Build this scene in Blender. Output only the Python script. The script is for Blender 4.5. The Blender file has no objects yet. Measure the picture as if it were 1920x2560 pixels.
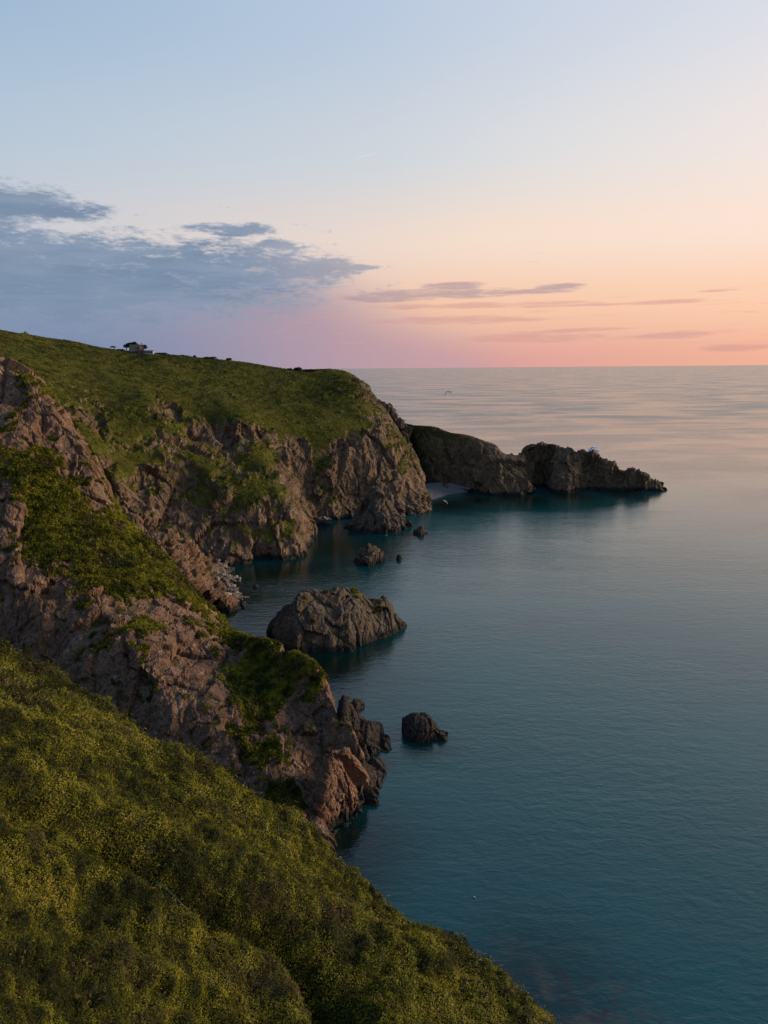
import bpy, math, random
import numpy as np
from mathutils import Matrix, Vector
random.seed(7); RNG = np.random.default_rng(7)
sc = bpy.context.scene
COL = sc.collection

# ------------------------------------------------------------------ camera
F_PX, W_PX, H_PX = 1707.0, 1920.0, 2560.0
CAM = np.array([0.0, 0.0, 70.0])
PITCH, ROLL = math.radians(11.93), math.radians(-0.49)
Rm = Matrix.Rotation(math.radians(90) - PITCH, 3, 'X') @ Matrix.Rotation(ROLL, 3, 'Z')
RN = np.array(Rm)

def ray(px, py):
    return RN @ np.array([(px - W_PX / 2) / F_PX, -(py - H_PX / 2) / F_PX, -1.0])

def P(px, py, Y=None, z=None):
    """point of the place seen at a pixel, at distance Y ahead or at height z"""
    d = ray(px, py)
    t = (Y / d[1]) if Y is not None else ((z - CAM[2]) / d[2])
    return CAM + d * t

def project(V):
    q = (V - CAM) @ RN
    return W_PX / 2 - F_PX * q[:, 0] / q[:, 2], H_PX / 2 + F_PX * q[:, 1] / q[:, 2], -q[:, 2]

def azel(px, py):
    d = ray(px, py); d = d / np.linalg.norm(d)
    return math.degrees(math.atan2(d[0], d[1])), math.degrees(math.asin(d[2]))

cd = bpy.data.cameras.new('camera'); cam = bpy.data.objects.new('camera', cd); COL.objects.link(cam)
cam.matrix_world = Matrix.Translation(Vector(CAM)) @ Rm.to_4x4()
cd.sensor_fit = 'VERTICAL'; cd.sensor_height = 36; cd.lens = 36 * F_PX / H_PX
cd.clip_start = 0.5; cd.clip_end = 200000
sc.camera = cam

# ------------------------------------------------------------------ noise
def _hash(ix, iy, iz, s):
    h = (ix.astype(np.int64) * 374761393 + iy.astype(np.int64) * 668265263 + iz.astype(np.int64) * 2147483647 + s * 974711) & 0xffffffff
    h = ((h ^ (h >> 13)) * 1274126177) & 0xffffffff
    h = ((h ^ (h >> 16)) * 2246822519) & 0xffffffff
    return h ^ (h >> 15)

def _u(h, k):
    return (((h * (2654435761 + 2 * k) + k * 40503) & 0xffffffff) >> 8).astype(np.float64) / 16777216.0

def pnoise(p, s=0):
    i = np.floor(p).astype(np.int64); f = p - i
    w = f * f * f * (f * (f * 6 - 15) + 10)
    out = np.zeros(len(p))
    for dx in (0, 1):
        for dy in (0, 1):
            for dz in (0, 1):
                h = _hash(i[:, 0] + dx, i[:, 1] + dy, i[:, 2] + dz, s)
                g = (_u(h, 1) * 2 - 1) * (f[:, 0] - dx) + (_u(h, 2) * 2 - 1) * (f[:, 1] - dy) + (_u(h, 3) * 2 - 1) * (f[:, 2] - dz)
                ww = (w[:, 0] if dx else 1 - w[:, 0]) * (w[:, 1] if dy else 1 - w[:, 1]) * (w[:, 2] if dz else 1 - w[:, 2])
                out += g * ww
    return out * 1.3

def fbm(p, oct=4, s=0, gain=.5):
    a, o, t = 1.0, np.zeros(len(p)), 0
    for k in range(oct):
        o += a * pnoise(p * 2 ** k + k * 17.3, s + k); t += a; a *= gain
    return o / t

def facets(p, s=0, tilt=1.0):
    """cellular noise: every cell is a tilted plane, gives broken blocky rock; returns height, edge"""
    i = np.floor(p).astype(np.int64)
    b1 = np.full(len(p), 9.0); b2 = np.full(len(p), 9.0); val = np.zeros(len(p))
    for dx in (-1, 0, 1):
        for dy in (-1, 0, 1):
            for dz in (-1, 0, 1):
                cx, cy, cz = i[:, 0] + dx, i[:, 1] + dy, i[:, 2] + dz
                h = _hash(cx, cy, cz, s)
                qx, qy, qz = p[:, 0] - cx - _u(h, 1), p[:, 1] - cy - _u(h, 2), p[:, 2] - cz - _u(h, 3)
                d = qx * qx + qy * qy + qz * qz
                v = (_u(h, 4) - .5) + tilt * (qx * (_u(h, 5) - .5) + qy * (_u(h, 6) - .5) + qz * (_u(h, 7) - .5)) * 2
                n = d < b1
                b2 = np.where(n, b1, np.minimum(b2, d)); val = np.where(n, v, val); b1 = np.where(n, d, b1)
    return val, np.sqrt(b2) - np.sqrt(b1)

def ss(x, a, b):
    t = np.clip((x - a) / (b - a), 0, 1); return t * t * (3 - 2 * t)

# ------------------------------------------------------------------ mesh helpers
def mesh_np(name, V, Q, mat=None, attrs=None, smooth=False, origin=None, parent=None):
    V = np.asarray(V, np.float32)
    if origin is not None: V = V - np.asarray(origin, np.float32)
    Q = np.asarray(Q, np.int32); k = Q.shape[1]
    me = bpy.data.meshes.new(name)
    me.vertices.add(len(V)); me.vertices.foreach_set('co', V.ravel())
    me.loops.add(Q.size); me.loops.foreach_set('vertex_index', Q.ravel())
    me.polygons.add(len(Q)); me.polygons.foreach_set('loop_start', np.arange(0, Q.size, k, dtype=np.int32))
    me.polygons.foreach_set('use_smooth', np.full(len(Q), smooth))
    for an, av in (attrs or {}).items():
        a = me.attributes.new(an, 'FLOAT', 'POINT'); a.data.foreach_set('value', np.asarray(av, np.float32))
    me.update(calc_edges=True); me.validate()
    if mat: me.materials.append(mat)
    o = bpy.data.objects.new(name, me); COL.objects.link(o)
    if origin is not None: o.location = [float(c) for c in origin]
    if parent: o.parent = parent
    return o

def py_mesh(name, verts, faces, mat, parent=None, smooth=False):
    me = bpy.data.meshes.new(name); me.from_pydata([tuple(map(float, v)) for v in verts], [], faces)
    me.polygons.foreach_set('use_smooth', [smooth] * len(me.polygons)); me.update()
    me.materials.append(mat)
    o = bpy.data.objects.new(name, me); COL.objects.link(o)
    if parent: o.parent = parent
    return o

def tag(o, label=None, cat=None, group=None, kind=None):
    if label: o['label'] = label
    if cat: o['category'] = cat
    if group: o['group'] = group
    if kind: o['kind'] = kind
    return o

def empty(name, loc, rz=0):
    o = bpy.data.objects.new(name, None); COL.objects.link(o)
    o.location = [float(c) for c in loc]; o.rotation_euler = (0, 0, rz); return o

def cr_weights(n, counts):
    """Catmull-Rom weights matrix for n control points, counts samples per segment"""
    rows = []
    for s in range(n - 1):
        for k in range(counts[s]):
            rows.append((s, k / counts[s]))
    rows.append((n - 2, 1.0))
    Wt = np.zeros((len(rows), n))
    for r, (s, t) in enumerate(rows):
        c = [-.5 * t + t * t - .5 * t ** 3, 1 - 2.5 * t * t + 1.5 * t ** 3, .5 * t + 2 * t * t - 1.5 * t ** 3, -.5 * t * t + .5 * t ** 3]
        for j, cc in zip((s - 1, s, s + 1, s + 2), c):
            if j < 0: Wt[r, 0] += 2 * cc; Wt[r, 1] -= cc
            elif j > n - 1: Wt[r, n - 1] += 2 * cc; Wt[r, n - 2] -= cc
            else: Wt[r, j] += cc
    return Wt

def grid_normals(G):
    du = np.gradient(G, axis=1); dv = np.gradient(G, axis=0)
    n = np.cross(du, dv); n /= np.linalg.norm(n, axis=2, keepdims=True) + 1e-9
    return n

def blur(A, k=1):
    for _ in range(k):
        B = np.pad(A, ((1, 1), (1, 1)) + ((0, 0),) * (A.ndim - 2), mode='edge')
        A = (B[:-2, 1:-1] + B[2:, 1:-1] + B[1:-1, :-2] + B[1:-1, 2:] + 2 * B[1:-1, 1:-1]) / 6
    return A

def loft(name, rows, spacing, mat, amp=1.0, rock_scale=1.0, veg_amp=.6, blobs=(), seed=0, extra=0.0,
         rust=0.0, vegnoise=.7, slopeveg=.8, maxseg=60, folds=0.0, trench=None, bush=0.0, left=0.0, origin=False, pale=0.0, keep_grid=True, strat=(1, 1, 1)):
    """surface through rows of control points (px,py,Y,veg) / ('z',px,py,z,veg) / ('w',x,y,z,veg)"""
    nr, nc = len(rows), len(rows[0])
    C = np.zeros((nr, nc, 4))
    for r, row in enumerate(rows):
        assert len(row) == nc, (name, r, len(row), nc)
        for c, q in enumerate(row):
            if q[0] == 'z': C[r, c, :3] = P(q[1], q[2], z=q[3]); C[r, c, 3] = q[4]
            elif q[0] == 'w': C[r, c] = q[1:5]
            else: C[r, c, :3] = P(q[0], q[1], Y=q[2]); C[r, c, 3] = q[3]
    if left:
        c0 = C[:, :1].copy(); c0[..., 0] -= left; c0[..., 2] += np.where(c0[..., 2] > 5, left * .12, 0); C = np.concatenate([c0, C], 1); nc += 1
    lu = np.linalg.norm(np.diff(C[..., :3], axis=1), axis=2); lv = np.linalg.norm(np.diff(C[..., :3], axis=0), axis=2)
    cu = [int(np.clip(np.percentile(l, 70) / spacing, 2, maxseg)) for l in lu.T]
    cv = [int(np.clip(np.percentile(l, 70) / spacing, 2, maxseg)) for l in lv]
    G = np.einsum('ir,rck,jc->ijk', cr_weights(nr, cv), C, cr_weights(nc, cu))
    veg = np.clip(G[..., 3], 0, 1); G = G[..., :3].copy()
    N = blur(grid_normals(G), 6); path_shade_m = None
    ctr = G.reshape(-1, 3).mean(0)
    tocam = (CAM - G); s_ = np.sign((N * tocam)[nr // 3:].sum()); N *= s_ if s_ != 0 else 1
    sh = veg.shape; p = G.reshape(-1, 3); n = N.reshape(-1, 3); v = veg.ravel().copy()
    for (bx, by, bY, br, bg) in blobs:
        c = P(bx, by, Y=bY); w = np.exp(-((p - c) ** 2).sum(1) / (br * br)); v = v * (1 - w) + bg * w
    big = fbm(p / 13, 5, seed + 3, .6)
    v0 = v + vegnoise * big * 1.6
    rockm = 1 - ss(v0, .35, .65)
    S = np.array(strat)
    q = (p + 1.6 * np.stack([fbm(p / 8, 3, seed + k) for k in (11, 12, 13)], 1) @ np.diag([1, 1, .6])) * S
    q = q @ np.array([[1, .12, .28], [-.15, 1, .2], [-.18, -.12, .62]])
    d = np.zeros(len(p)); crack = np.zeros(len(p))
    rs = rock_scale
    for L, A, tl in ((10 * rs, 1.9, 1.5), (3.8 * rs, 1.0, 1.2), (1.6 * rs, .32, 1.7), (.7 * rs, .12, 1.6)):
        if L < spacing * 1.6: continue
        h, e = facets((q * np.array([1, 1, .38]) if 3 * rs < L < 5 * rs else q) / L, seed + int(L * 10), tl)
        d += A * h; crack += A * (1 - ss(e, 0, .16))
    d -= .28 * crack
    d += .5 * fbm(p / (7 * rs), 3, seed + 21) * rs + 1.7 * (.35 - np.abs(fbm(p / np.array([7., 7., 34.]) / rs, 3, seed + 23)) * 2.2) * rs
    veg_d = (np.abs(fbm(p / 3.2, 4, seed + 31)) * 2.2 + fbm(p / 11, 2, seed + 5) * 1.6) * veg_amp
    if bush:
        _, e1 = facets(p / (3.0 * bush), seed + 81); _, e2 = facets(p / (1.3 * bush), seed + 82)
        veg_d = veg_d + bush * (.8 * ss(e1, -.1, .75) + .35 * ss(e2, -.1, .75))
    disp = rockm * d * amp + (1 - rockm) * veg_d + extra * fbm(p / 22, 3, seed + 41)
    if folds:
        fw = p + 3 * np.stack([fbm(p / 12, 2, 71), fbm(p / 12, 2, 72), fbm(p / 12, 2, 73)], 1)
        fo = fbm(fw * np.array([1 / 32, 1 / 8.0, 1 / 32]), 3, 77)
        lump = 1 - np.abs(fbm(p / 2.4, 2, 78)) * 3.0; lump2 = 1 - np.abs(fbm(p / 6.0, 2, 79)) * 3.0; sm_ = fbm(p / .8, 2, 80)
        wq = p + .5 * np.stack([fbm(p / 1.5, 2, 84), fbm(p / 1.5, 2, 85), fbm(p / 1.5, 2, 86)], 1)
        _, e1 = facets(wq / 2.6, 81); _, e2 = facets(wq / 1.2, 82); _, e3 = facets(wq / .6, 83)
        disp = folds * (3.2 * fo + .12 * lump + .25 * lump2 + .15 * sm_ + .45 * (ss(e1, -.1, .75) - .5) + .5 * (ss(e2, -.1, .75) - .5) + .22 * (ss(e3, -.1, .75) - .5) - .35)
        if trench:
            qx, qy, _d = project(p); ids = [int(np.argmin(((qx - a) ** 2 + (qy - b) ** 2) / 60 + _d)) for a, b, _w in trench]
            L = []
            for i in range(len(ids) - 1):
                for t in np.linspace(0, 1, 12, endpoint=False): L.append(np.append(p[ids[i]] * (1 - t) + p[ids[i + 1]] * t, trench[i][2] * (1 - t) + trench[i + 1][2] * t))
            L = np.array(L); dm = np.full(len(p), 1e9); sg = np.zeros(len(p)); am = np.zeros(len(p))
            for q_ in L:
                dl = p[:, :2] - q_[:2]; d2_ = (dl ** 2).sum(1); nb = d2_ < dm; dm = np.where(nb, d2_, dm)
                tc = (CAM[:2] - q_[:2]) / np.linalg.norm(CAM[:2] - q_[:2]); sg = np.where(nb, dl @ tc, sg); am = np.where(nb, q_[3], am)
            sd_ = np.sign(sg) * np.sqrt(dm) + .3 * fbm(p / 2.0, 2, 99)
            path_shade_m = np.clip(am, 0, 1) * np.exp(-((sd_ + 1.9) / 1.2) ** 2)
            disp = disp + am * (-6.0 * np.exp(-((sd_ + 2.0) / 1.7) ** 2) + 1.5 * np.exp(-((sd_ - 1.8) / 1.6) ** 2))
    p2 = p + n * disp[:, None]
    G2 = p2.reshape(sh + (3,))
    N2 = grid_normals(G2) * (s_ if s_ != 0 else 1)
    nz = blur(N2, 2)[..., 2].ravel()
    fine = fbm(p2 / 2.4, 3, seed + 51)
    vm = ss(v0 + slopeveg * (nz - .45) + .85 * fine, .32, .74) * ss(p2[:, 2], 2.0, 6.0)
    if path_shade_m is not None: vm = vm * (1 - ss(path_shade_m, .3, .7))  # path soil left leafless, its dark colour standing in for the recess's shade
    rst = np.clip(rust + .8 * fbm(p2 / 16, 3, seed + 61), 0, 1)
    nv, nu = sh
    idx = np.arange(nv * nu).reshape(nv, nu)
    Q = np.stack([idx[:-1, :-1], idx[:-1, 1:], idx[1:, 1:], idx[1:, :-1]], -1).reshape(-1, 4)
    if s_ < 0: Q = Q[:, ::-1]
    org = None
    if origin: org = (ctr[0], ctr[1], 0.0)
    o = mesh_np(name, p2, Q, mat, {'veg': vm, 'rust': rst, 'crack': np.clip(crack / 1.5, 0, 1)}, smooth=False, origin=org)
    return o, dict(V=p2, Q=Q, N=N2.reshape(-1, 3), veg=vm)

def scatter(name, srcs, n, size, mat, lift=.25, vmin=.5, size_d=None, flat=.35, seed=0, aspect=.6, box=(-350, 2300, 600, 3000), extra_fn=None, stretch=1.0, ts=1.0):
    """leaf-sized faces spread over the vegetated part of terrain surfaces, as one mesh"""
    rng = np.random.default_rng(seed)
    cs, ns, ws, hs = [], [], [], []
    for s in srcs:
        V, Q = s['V'], s['Q']
        a, b, c, d = (V[Q[:, k]] for k in range(4))
        area = np.linalg.norm(np.cross(c - a, d - b), axis=1) / 2
        m = s['veg'][Q].mean(1)
        if s.get('skip'): m = m * 0
        ctr = (a + b + c + d) / 4
        px, py, dep = project(ctr)
        ok = (m > vmin) & (px > box[0]) & (px < box[1]) & (py > box[2]) & (py < box[3]) & (dep > 1)
        nn = s['N'][Q[:, 0]]
        face = ((CAM - ctr) * nn).sum(1) / np.linalg.norm(CAM - ctr, axis=1)
        ok &= face > -.35
        w = area * ok / np.maximum(dep, 15) ** (2 if size_d else 0) * np.clip(m, 0, 1)
        pr = w / max(w.sum(), 1e-9); k = int(n * w.sum() / max(w.sum(), 1e-9))
        ws.append(w.sum()); cs.append((a, b, c, d, nn, pr, dep))
    tot = sum(ws); VV, TT = [], []
    off = 0
    Qs = []
    for (a, b, c, d, nn, pr, dep), w in zip(cs, ws):
        k = int(n * w / tot)
        if k == 0: continue
        f = rng.choice(len(pr), k, p=pr)
        u, v = rng.random((k, 1)), rng.random((k, 1))
        pt = (a[f] * (1 - u) + b[f] * u) * (1 - v) + (d[f] * (1 - u) + c[f] * u) * v
        sz = (size_d * np.clip(dep[f], 15, 1e9) if size_d else np.full(k, size)) * (.55 + .9 * rng.random(k))
        pt = pt + nn[f] * (rng.random(k) ** 1.3 * lift * (sz / size))[:, None] + np.array([0, 0, .3]) * (rng.random(k) * sz)[:, None]
        nr = nn[f] * flat + rng.normal(size=(k, 3)) * .5 + np.array([0, 0, .35]); nr /= np.linalg.norm(nr, axis=1, keepdims=True)
        t = np.cross(nr, rng.normal(size=(k, 3))); t /= np.linalg.norm(t, axis=1, keepdims=True) + 1e-9
        bt = np.cross(nr, t)
        h = sz[:, None]
        q = np.stack([pt - t * h * .5, pt - bt * h * aspect * .4 + nr * h * .1, pt + t * h * .5 * stretch, pt + bt * h * aspect * .4 + nr * h * .1], 1)
        VV.append(q.reshape(-1, 3)); Qs.append(np.arange(k * 4).reshape(k, 4) + off); off += k * 4
        big = fbm(pt / (9 * ts), 3, seed + 90); mid = fbm(pt / (1.6 * ts), 3, seed + 91)
        tn = np.clip(.5 + 1.2 * big + 1.45 * mid + rng.normal(size=k) * .07, 0, 1)
        TT.append(np.repeat(tn, 4))
    o = mesh_np(name, np.concatenate(VV), np.concatenate(Qs), mat, {'tint': np.concatenate(TT)})
    return o

# ------------------------------------------------------------------ node DSL
class NT:
    def __init__(s, tree): s.t = tree; s.n = tree.nodes; s.l = tree.links
    def new(s, typ, **kw):
        n = s.n.new(typ)
        for k, v in kw.items(): setattr(n, k, v)
        return n
    def put(s, sock, v):
        if hasattr(v, 'is_output') or isinstance(v, bpy.types.NodeSocket): s.l.new(v, sock)
        else: sock.default_value = v
    def math(s, op, a, b=0.0, c=0.0, clamp=False):
        n = s.new('ShaderNodeMath', operation=op, use_clamp=clamp)
        s.put(n.inputs[0], a); s.put(n.inputs[1], b)
        if op in ('MULTIPLY_ADD', 'SMOOTH_MAX', 'SMOOTH_MIN'): s.put(n.inputs[2], c)
        return n.outputs[0]
    def step(s, x, a, b, lo=0.0, hi=1.0):
        n = s.new('ShaderNodeMapRange', interpolation_type='SMOOTHSTEP')
        s.put(n.inputs['Value'], x); s.put(n.inputs['From Min'], a); s.put(n.inputs['From Max'], b)
        s.put(n.inputs['To Min'], lo); s.put(n.inputs['To Max'], hi); return n.outputs[0]
    def mix(s, f, a, b, blend='MIX'):
        n = s.new('ShaderNodeMix', data_type='RGBA', blend_type=blend)
        s.put(n.inputs[0], f)
        for sock, v in ((n.inputs[6], a), (n.inputs[7], b)):
            if isinstance(v, (tuple, list)): v = tuple(v)[:3] + (1,)
            s.put(sock, v)
        return n.outputs[2]
    def ramp(s, f, stops, interp='LINEAR'):
        n = s.new('ShaderNodeValToRGB'); s.put(n.inputs[0], f); cr = n.color_ramp; cr.interpolation = interp
        while len(cr.elements) < len(stops): cr.elements.new(.5)
        for e, (pos, c) in zip(cr.elements, stops): e.position = pos; e.color = tuple(c)[:3] + (1,)
        return n.outputs[0]
    def noise(s, vec, scale, detail=4, rough=.55, dist=0.0, typ='FBM'):
        n = s.new('ShaderNodeTexNoise'); n.noise_type = typ
        s.put(n.inputs['Vector'], vec); n.inputs['Scale'].default_value = scale; n.inputs['Detail'].default_value = detail
        n.inputs['Roughness'].default_value = rough; n.inputs['Distortion'].default_value = dist
        return n.outputs[0]
    def vor(s, vec, scale, feature='F1', rand=1.0):
        n = s.new('ShaderNodeTexVoronoi', feature=feature); s.put(n.inputs['Vector'], vec); n.inputs['Scale'].default_value = scale
        return n.outputs['Distance'], (n.outputs['Color'] if feature == 'F1' else None)
    def attr(s, name): return s.new('ShaderNodeAttribute', attribute_name=name).outputs['Fac']
    def scale(s, vec, sx, sy, sz, rot=(0, 0, 0)):
        n = s.new('ShaderNodeMapping'); s.put(n.inputs['Vector'], vec); n.inputs['Scale'].default_value = (sx, sy, sz); n.inputs['Rotation'].default_value = rot
        return n.outputs[0]

def material(name):
    m = bpy.data.materials.new(name); m.use_nodes = True; t = NT(m.node_tree)
    b = m.node_tree.nodes['Principled BSDF']; return m, t, b

def plain(name, col, rough=.7, metallic=0.0, var=.25, scale=3.0, bump=0.0):
    m, t, b = material(name)
    pos = t.new('ShaderNodeNewGeometry').outputs['Position']
    n = t.noise(pos, scale, 5, .6)
    c = t.mix(t.math('MULTIPLY', n, 1.0), tuple(x * (1 - var) for x in col), tuple(min(1, x * (1 + var)) for x in col))
    t.put(b.inputs['Base Color'], c); b.inputs['Roughness'].default_value = rough; b.inputs['Metallic'].default_value = metallic
    return m

def rock_material(name, cols, vegcol=None, tide=True, lichen=.5, rustcol=(.20, .085, .035), bumpd=.35):
    m, t, b = material(name)
    g = t.new('ShaderNodeNewGeometry'); pos = g.outputs['Position']; sep = t.new('ShaderNodeSeparateXYZ'); t.put(sep.inputs[0], pos)
    warp = t.new('ShaderNodeVectorMath', operation='MULTIPLY_ADD')
    wn = t.new('ShaderNodeTexNoise'); t.put(wn.inputs['Vector'], pos); wn.inputs['Scale'].default_value = .25
    t.put(warp.inputs[0], wn.outputs['Color']); warp.inputs[1].default_value = (2.5, 2.5, 2.5); t.put(warp.inputs[2], pos)
    wp = warp.outputs[0]
    st = t.scale(wp, 1, 1, .45, (.35, .2, .5))
    n1 = t.noise(st, .22, 8, .68); n2 = t.noise(pos, 1.3, 8, .7); n3 = t.noise(pos, 6.0, 4, .7)
    f = t.math('ADD', t.math('MULTIPLY', n1, .55), t.math('ADD', t.math('MULTIPLY', n2, .35), t.math('MULTIPLY', n3, .12)))
    c = t.ramp(f, [(.34, cols[0]), (.46, cols[1]), (.56, cols[2]), (.70, cols[3])])
    rm = t.step(t.attr('rust'), .35, .75)
    c = t.mix(t.math('MULTIPLY', rm, t.step(n2, .35, .6)), c, rustcol)
    # pale lichen spots
    dl, _ = t.vor(wp, 1.1); ln = t.noise(pos, .3, 4, .6)
    lm = t.math('MULTIPLY', t.step(t.math('ADD', dl, t.math('MULTIPLY', n3, .6)), .62, .45), t.step(ln, .48, .62))
    c = t.mix(t.math('MULTIPLY', lm, lichen), c, (.46, .42, .34))
    # quartz flecks
    fl = t.step(t.noise(wp, 2.6, 3, .8), .63, .70)
    c = t.mix(t.math('MULTIPLY', fl, .45 * lichen * 2), c, (.50, .45, .39))
    # dirty seams
    sm = t.step(t.noise(st, 1.1, 5, .7), .46, .38)
    c = t.mix(t.math('MULTIPLY', sm, .55), c, tuple(x * .35 for x in cols[0]))
    if vegcol is not None:
        vn = t.noise(pos, .11, 4, .6); vn2 = t.noise(pos, 1.7, 6, .7)
        vc = t.ramp(t.math('ADD', t.math('MULTIPLY', vn, .6), t.math('MULTIPLY', vn2, .45)), [(.36, vegcol[0]), (.5, vegcol[1]), (.62, vegcol[2]), (.75, vegcol[3])])
        vm = t.step(t.math('ADD', t.attr('veg'), t.math('MULTIPLY', t.math('SUBTRACT', vn2, .5), 1.1)), .32, .62)
        # dry grass clinging to ledges
        dg = t.math('MULTIPLY', t.step(t.math('ADD', t.attr('veg'), t.math('MULTIPLY', t.math('SUBTRACT', t.noise(st, .5, 6, .7), .5), 2.6)), .0, .45), .75)
        c = t.mix(dg, c, t.mix(n2, (.050, .040, .015), (.115, .080, .034)))
        c = t.mix(vm, c, vc)
    if tide:
        zz = t.math('ADD', sep.outputs[2], t.math('MULTIPLY', t.math('SUBTRACT', n2, .5), 3.0))
        c = t.mix(t.step(zz, 2.6, .9), c, (.022, .019, .017))
    t.put(b.inputs['Base Color'], c)
    b.inputs['Roughness'].default_value = .9; b.inputs['Specular IOR Level'].default_value = .2
    bp = t.new('ShaderNodeBump'); bp.inputs['Strength'].default_value = .8; bp.inputs['Distance'].default_value = bumpd
    dv, _ = t.vor(wp, 1.6, 'DISTANCE_TO_EDGE')
    hh = t.math('ADD', t.math('MULTIPLY', n2, 1.4), t.math('ADD', t.math('MULTIPLY', n3, .5), t.math('MULTIPLY', t.step(dv, 0, .12), .35)))
    t.put(bp.inputs['Height'], hh); t.put(b.inputs['Normal'], bp.outputs[0])
    return m

def leaf_material(name, stops, transl=.35, brown=None):
    m, t, b = material(name)
    out = m.node_tree.nodes['Material Output']
    c = t.ramp(t.attr('tint'), stops)
    if brown:
        pos = t.new('ShaderNodeNewGeometry').outputs['Position']
        n = t.noise(pos, brown[1], 4, .6); c = t.mix(t.math('MULTIPLY', t.step(n, .55, .68), .75), c, brown[0])
    t.put(b.inputs['Base Color'], c); b.inputs['Roughness'].default_value = .6; b.inputs['Specular IOR Level'].default_value = .1
    tr = t.new('ShaderNodeBsdfTranslucent'); t.put(tr.inputs[0], c)
    mx = t.new('ShaderNodeMixShader'); mx.inputs[0].default_value = transl
    t.put(mx.inputs[1], b.outputs[0]); t.put(mx.inputs[2], tr.outputs[0]); t.put(out.inputs[0], mx.outputs[0])
    return m

VEG = [(.020, .022, .005), (.048, .048, .009), (.078, .072, .013), (.105, .085, .024)]
VEGD = [(.042, .046, .007), (.080, .084, .011), (.112, .108, .016), (.150, .120, .030)]
M_cliff = rock_material('cliff_rock', [(.046, .025, .015), (.115, .062, .038), (.175, .103, .066), (.28, .20, .145)], VEG, lichen=.5)
M_hill = rock_material('hill_rock', [(.042, .026, .016), (.102, .063, .039), (.160, .105, .068), (.28, .215, .155)], VEGD, lichen=.5)
M_head = rock_material('headland_rock', [(.034, .022, .013), (.088, .058, .035), (.14, .096, .058), (.22, .165, .11)], [(.030, .030, .009), (.052, .050, .013), (.075, .067, .018), (.095, .078, .028)], lichen=.25, rustcol=(.20, .085, .03))
M_stack = rock_material('stack_rock', [(.022, .017, .013), (.056, .042, .031), (.098, .076, .057), (.17, .135, .105)], VEG, lichen=.4, rustcol=(.17, .085, .045))
M_dark = rock_material('dark_rock', [(.010, .009, .009), (.024, .020, .018), (.042, .034, .029), (.08, .062, .05)], None, lichen=.1, tide=False, rustcol=(.06, .035, .025))
M_red = rock_material('red_rock', [(.060, .032, .022), (.13, .068, .043), (.18, .10, .066), (.24, .16, .11)], VEG, lichen=.2, rustcol=(.19, .082, .042))
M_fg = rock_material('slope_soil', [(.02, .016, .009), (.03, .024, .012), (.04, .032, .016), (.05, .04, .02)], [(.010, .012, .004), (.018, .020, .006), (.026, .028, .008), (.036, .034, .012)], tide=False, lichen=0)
M_leaf = leaf_material('foreground_leaf', [(0, (.018, .022, .003)), (.3, (.062, .067, .006)), (.55, (.130, .128, .009)), (.8, (.205, .188, .012)), (1, (.27, .23, .03))], brown=((.070, .048, .024), .22))
M_frond = leaf_material('bracken_frond', [(0, (.030, .026, .012)), (.35, (.060, .058, .010)), (.6, (.115, .105, .014)), (.85, (.17, .13, .04)), (1, (.24, .18, .09))])
M_leaf2 = leaf_material('cliff_leaf', [(0, (.024, .029, .004)), (.35, (.062, .068, .007)), (.65, (.125, .122, .010)), (1, (.20, .18, .018))], brown=((.090, .064, .028), .16))
M_leaf3 = leaf_material('hill_leaf', [(0, (.036, .040, .006)), (.4, (.090, .094, .011)), (.7, (.135, .130, .016)), (1, (.185, .155, .030))], brown=((.095, .070, .028), .045))

# ------------------------------------------------------------------ terrain
def R(*pts): return list(pts)
surf = {}

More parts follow.
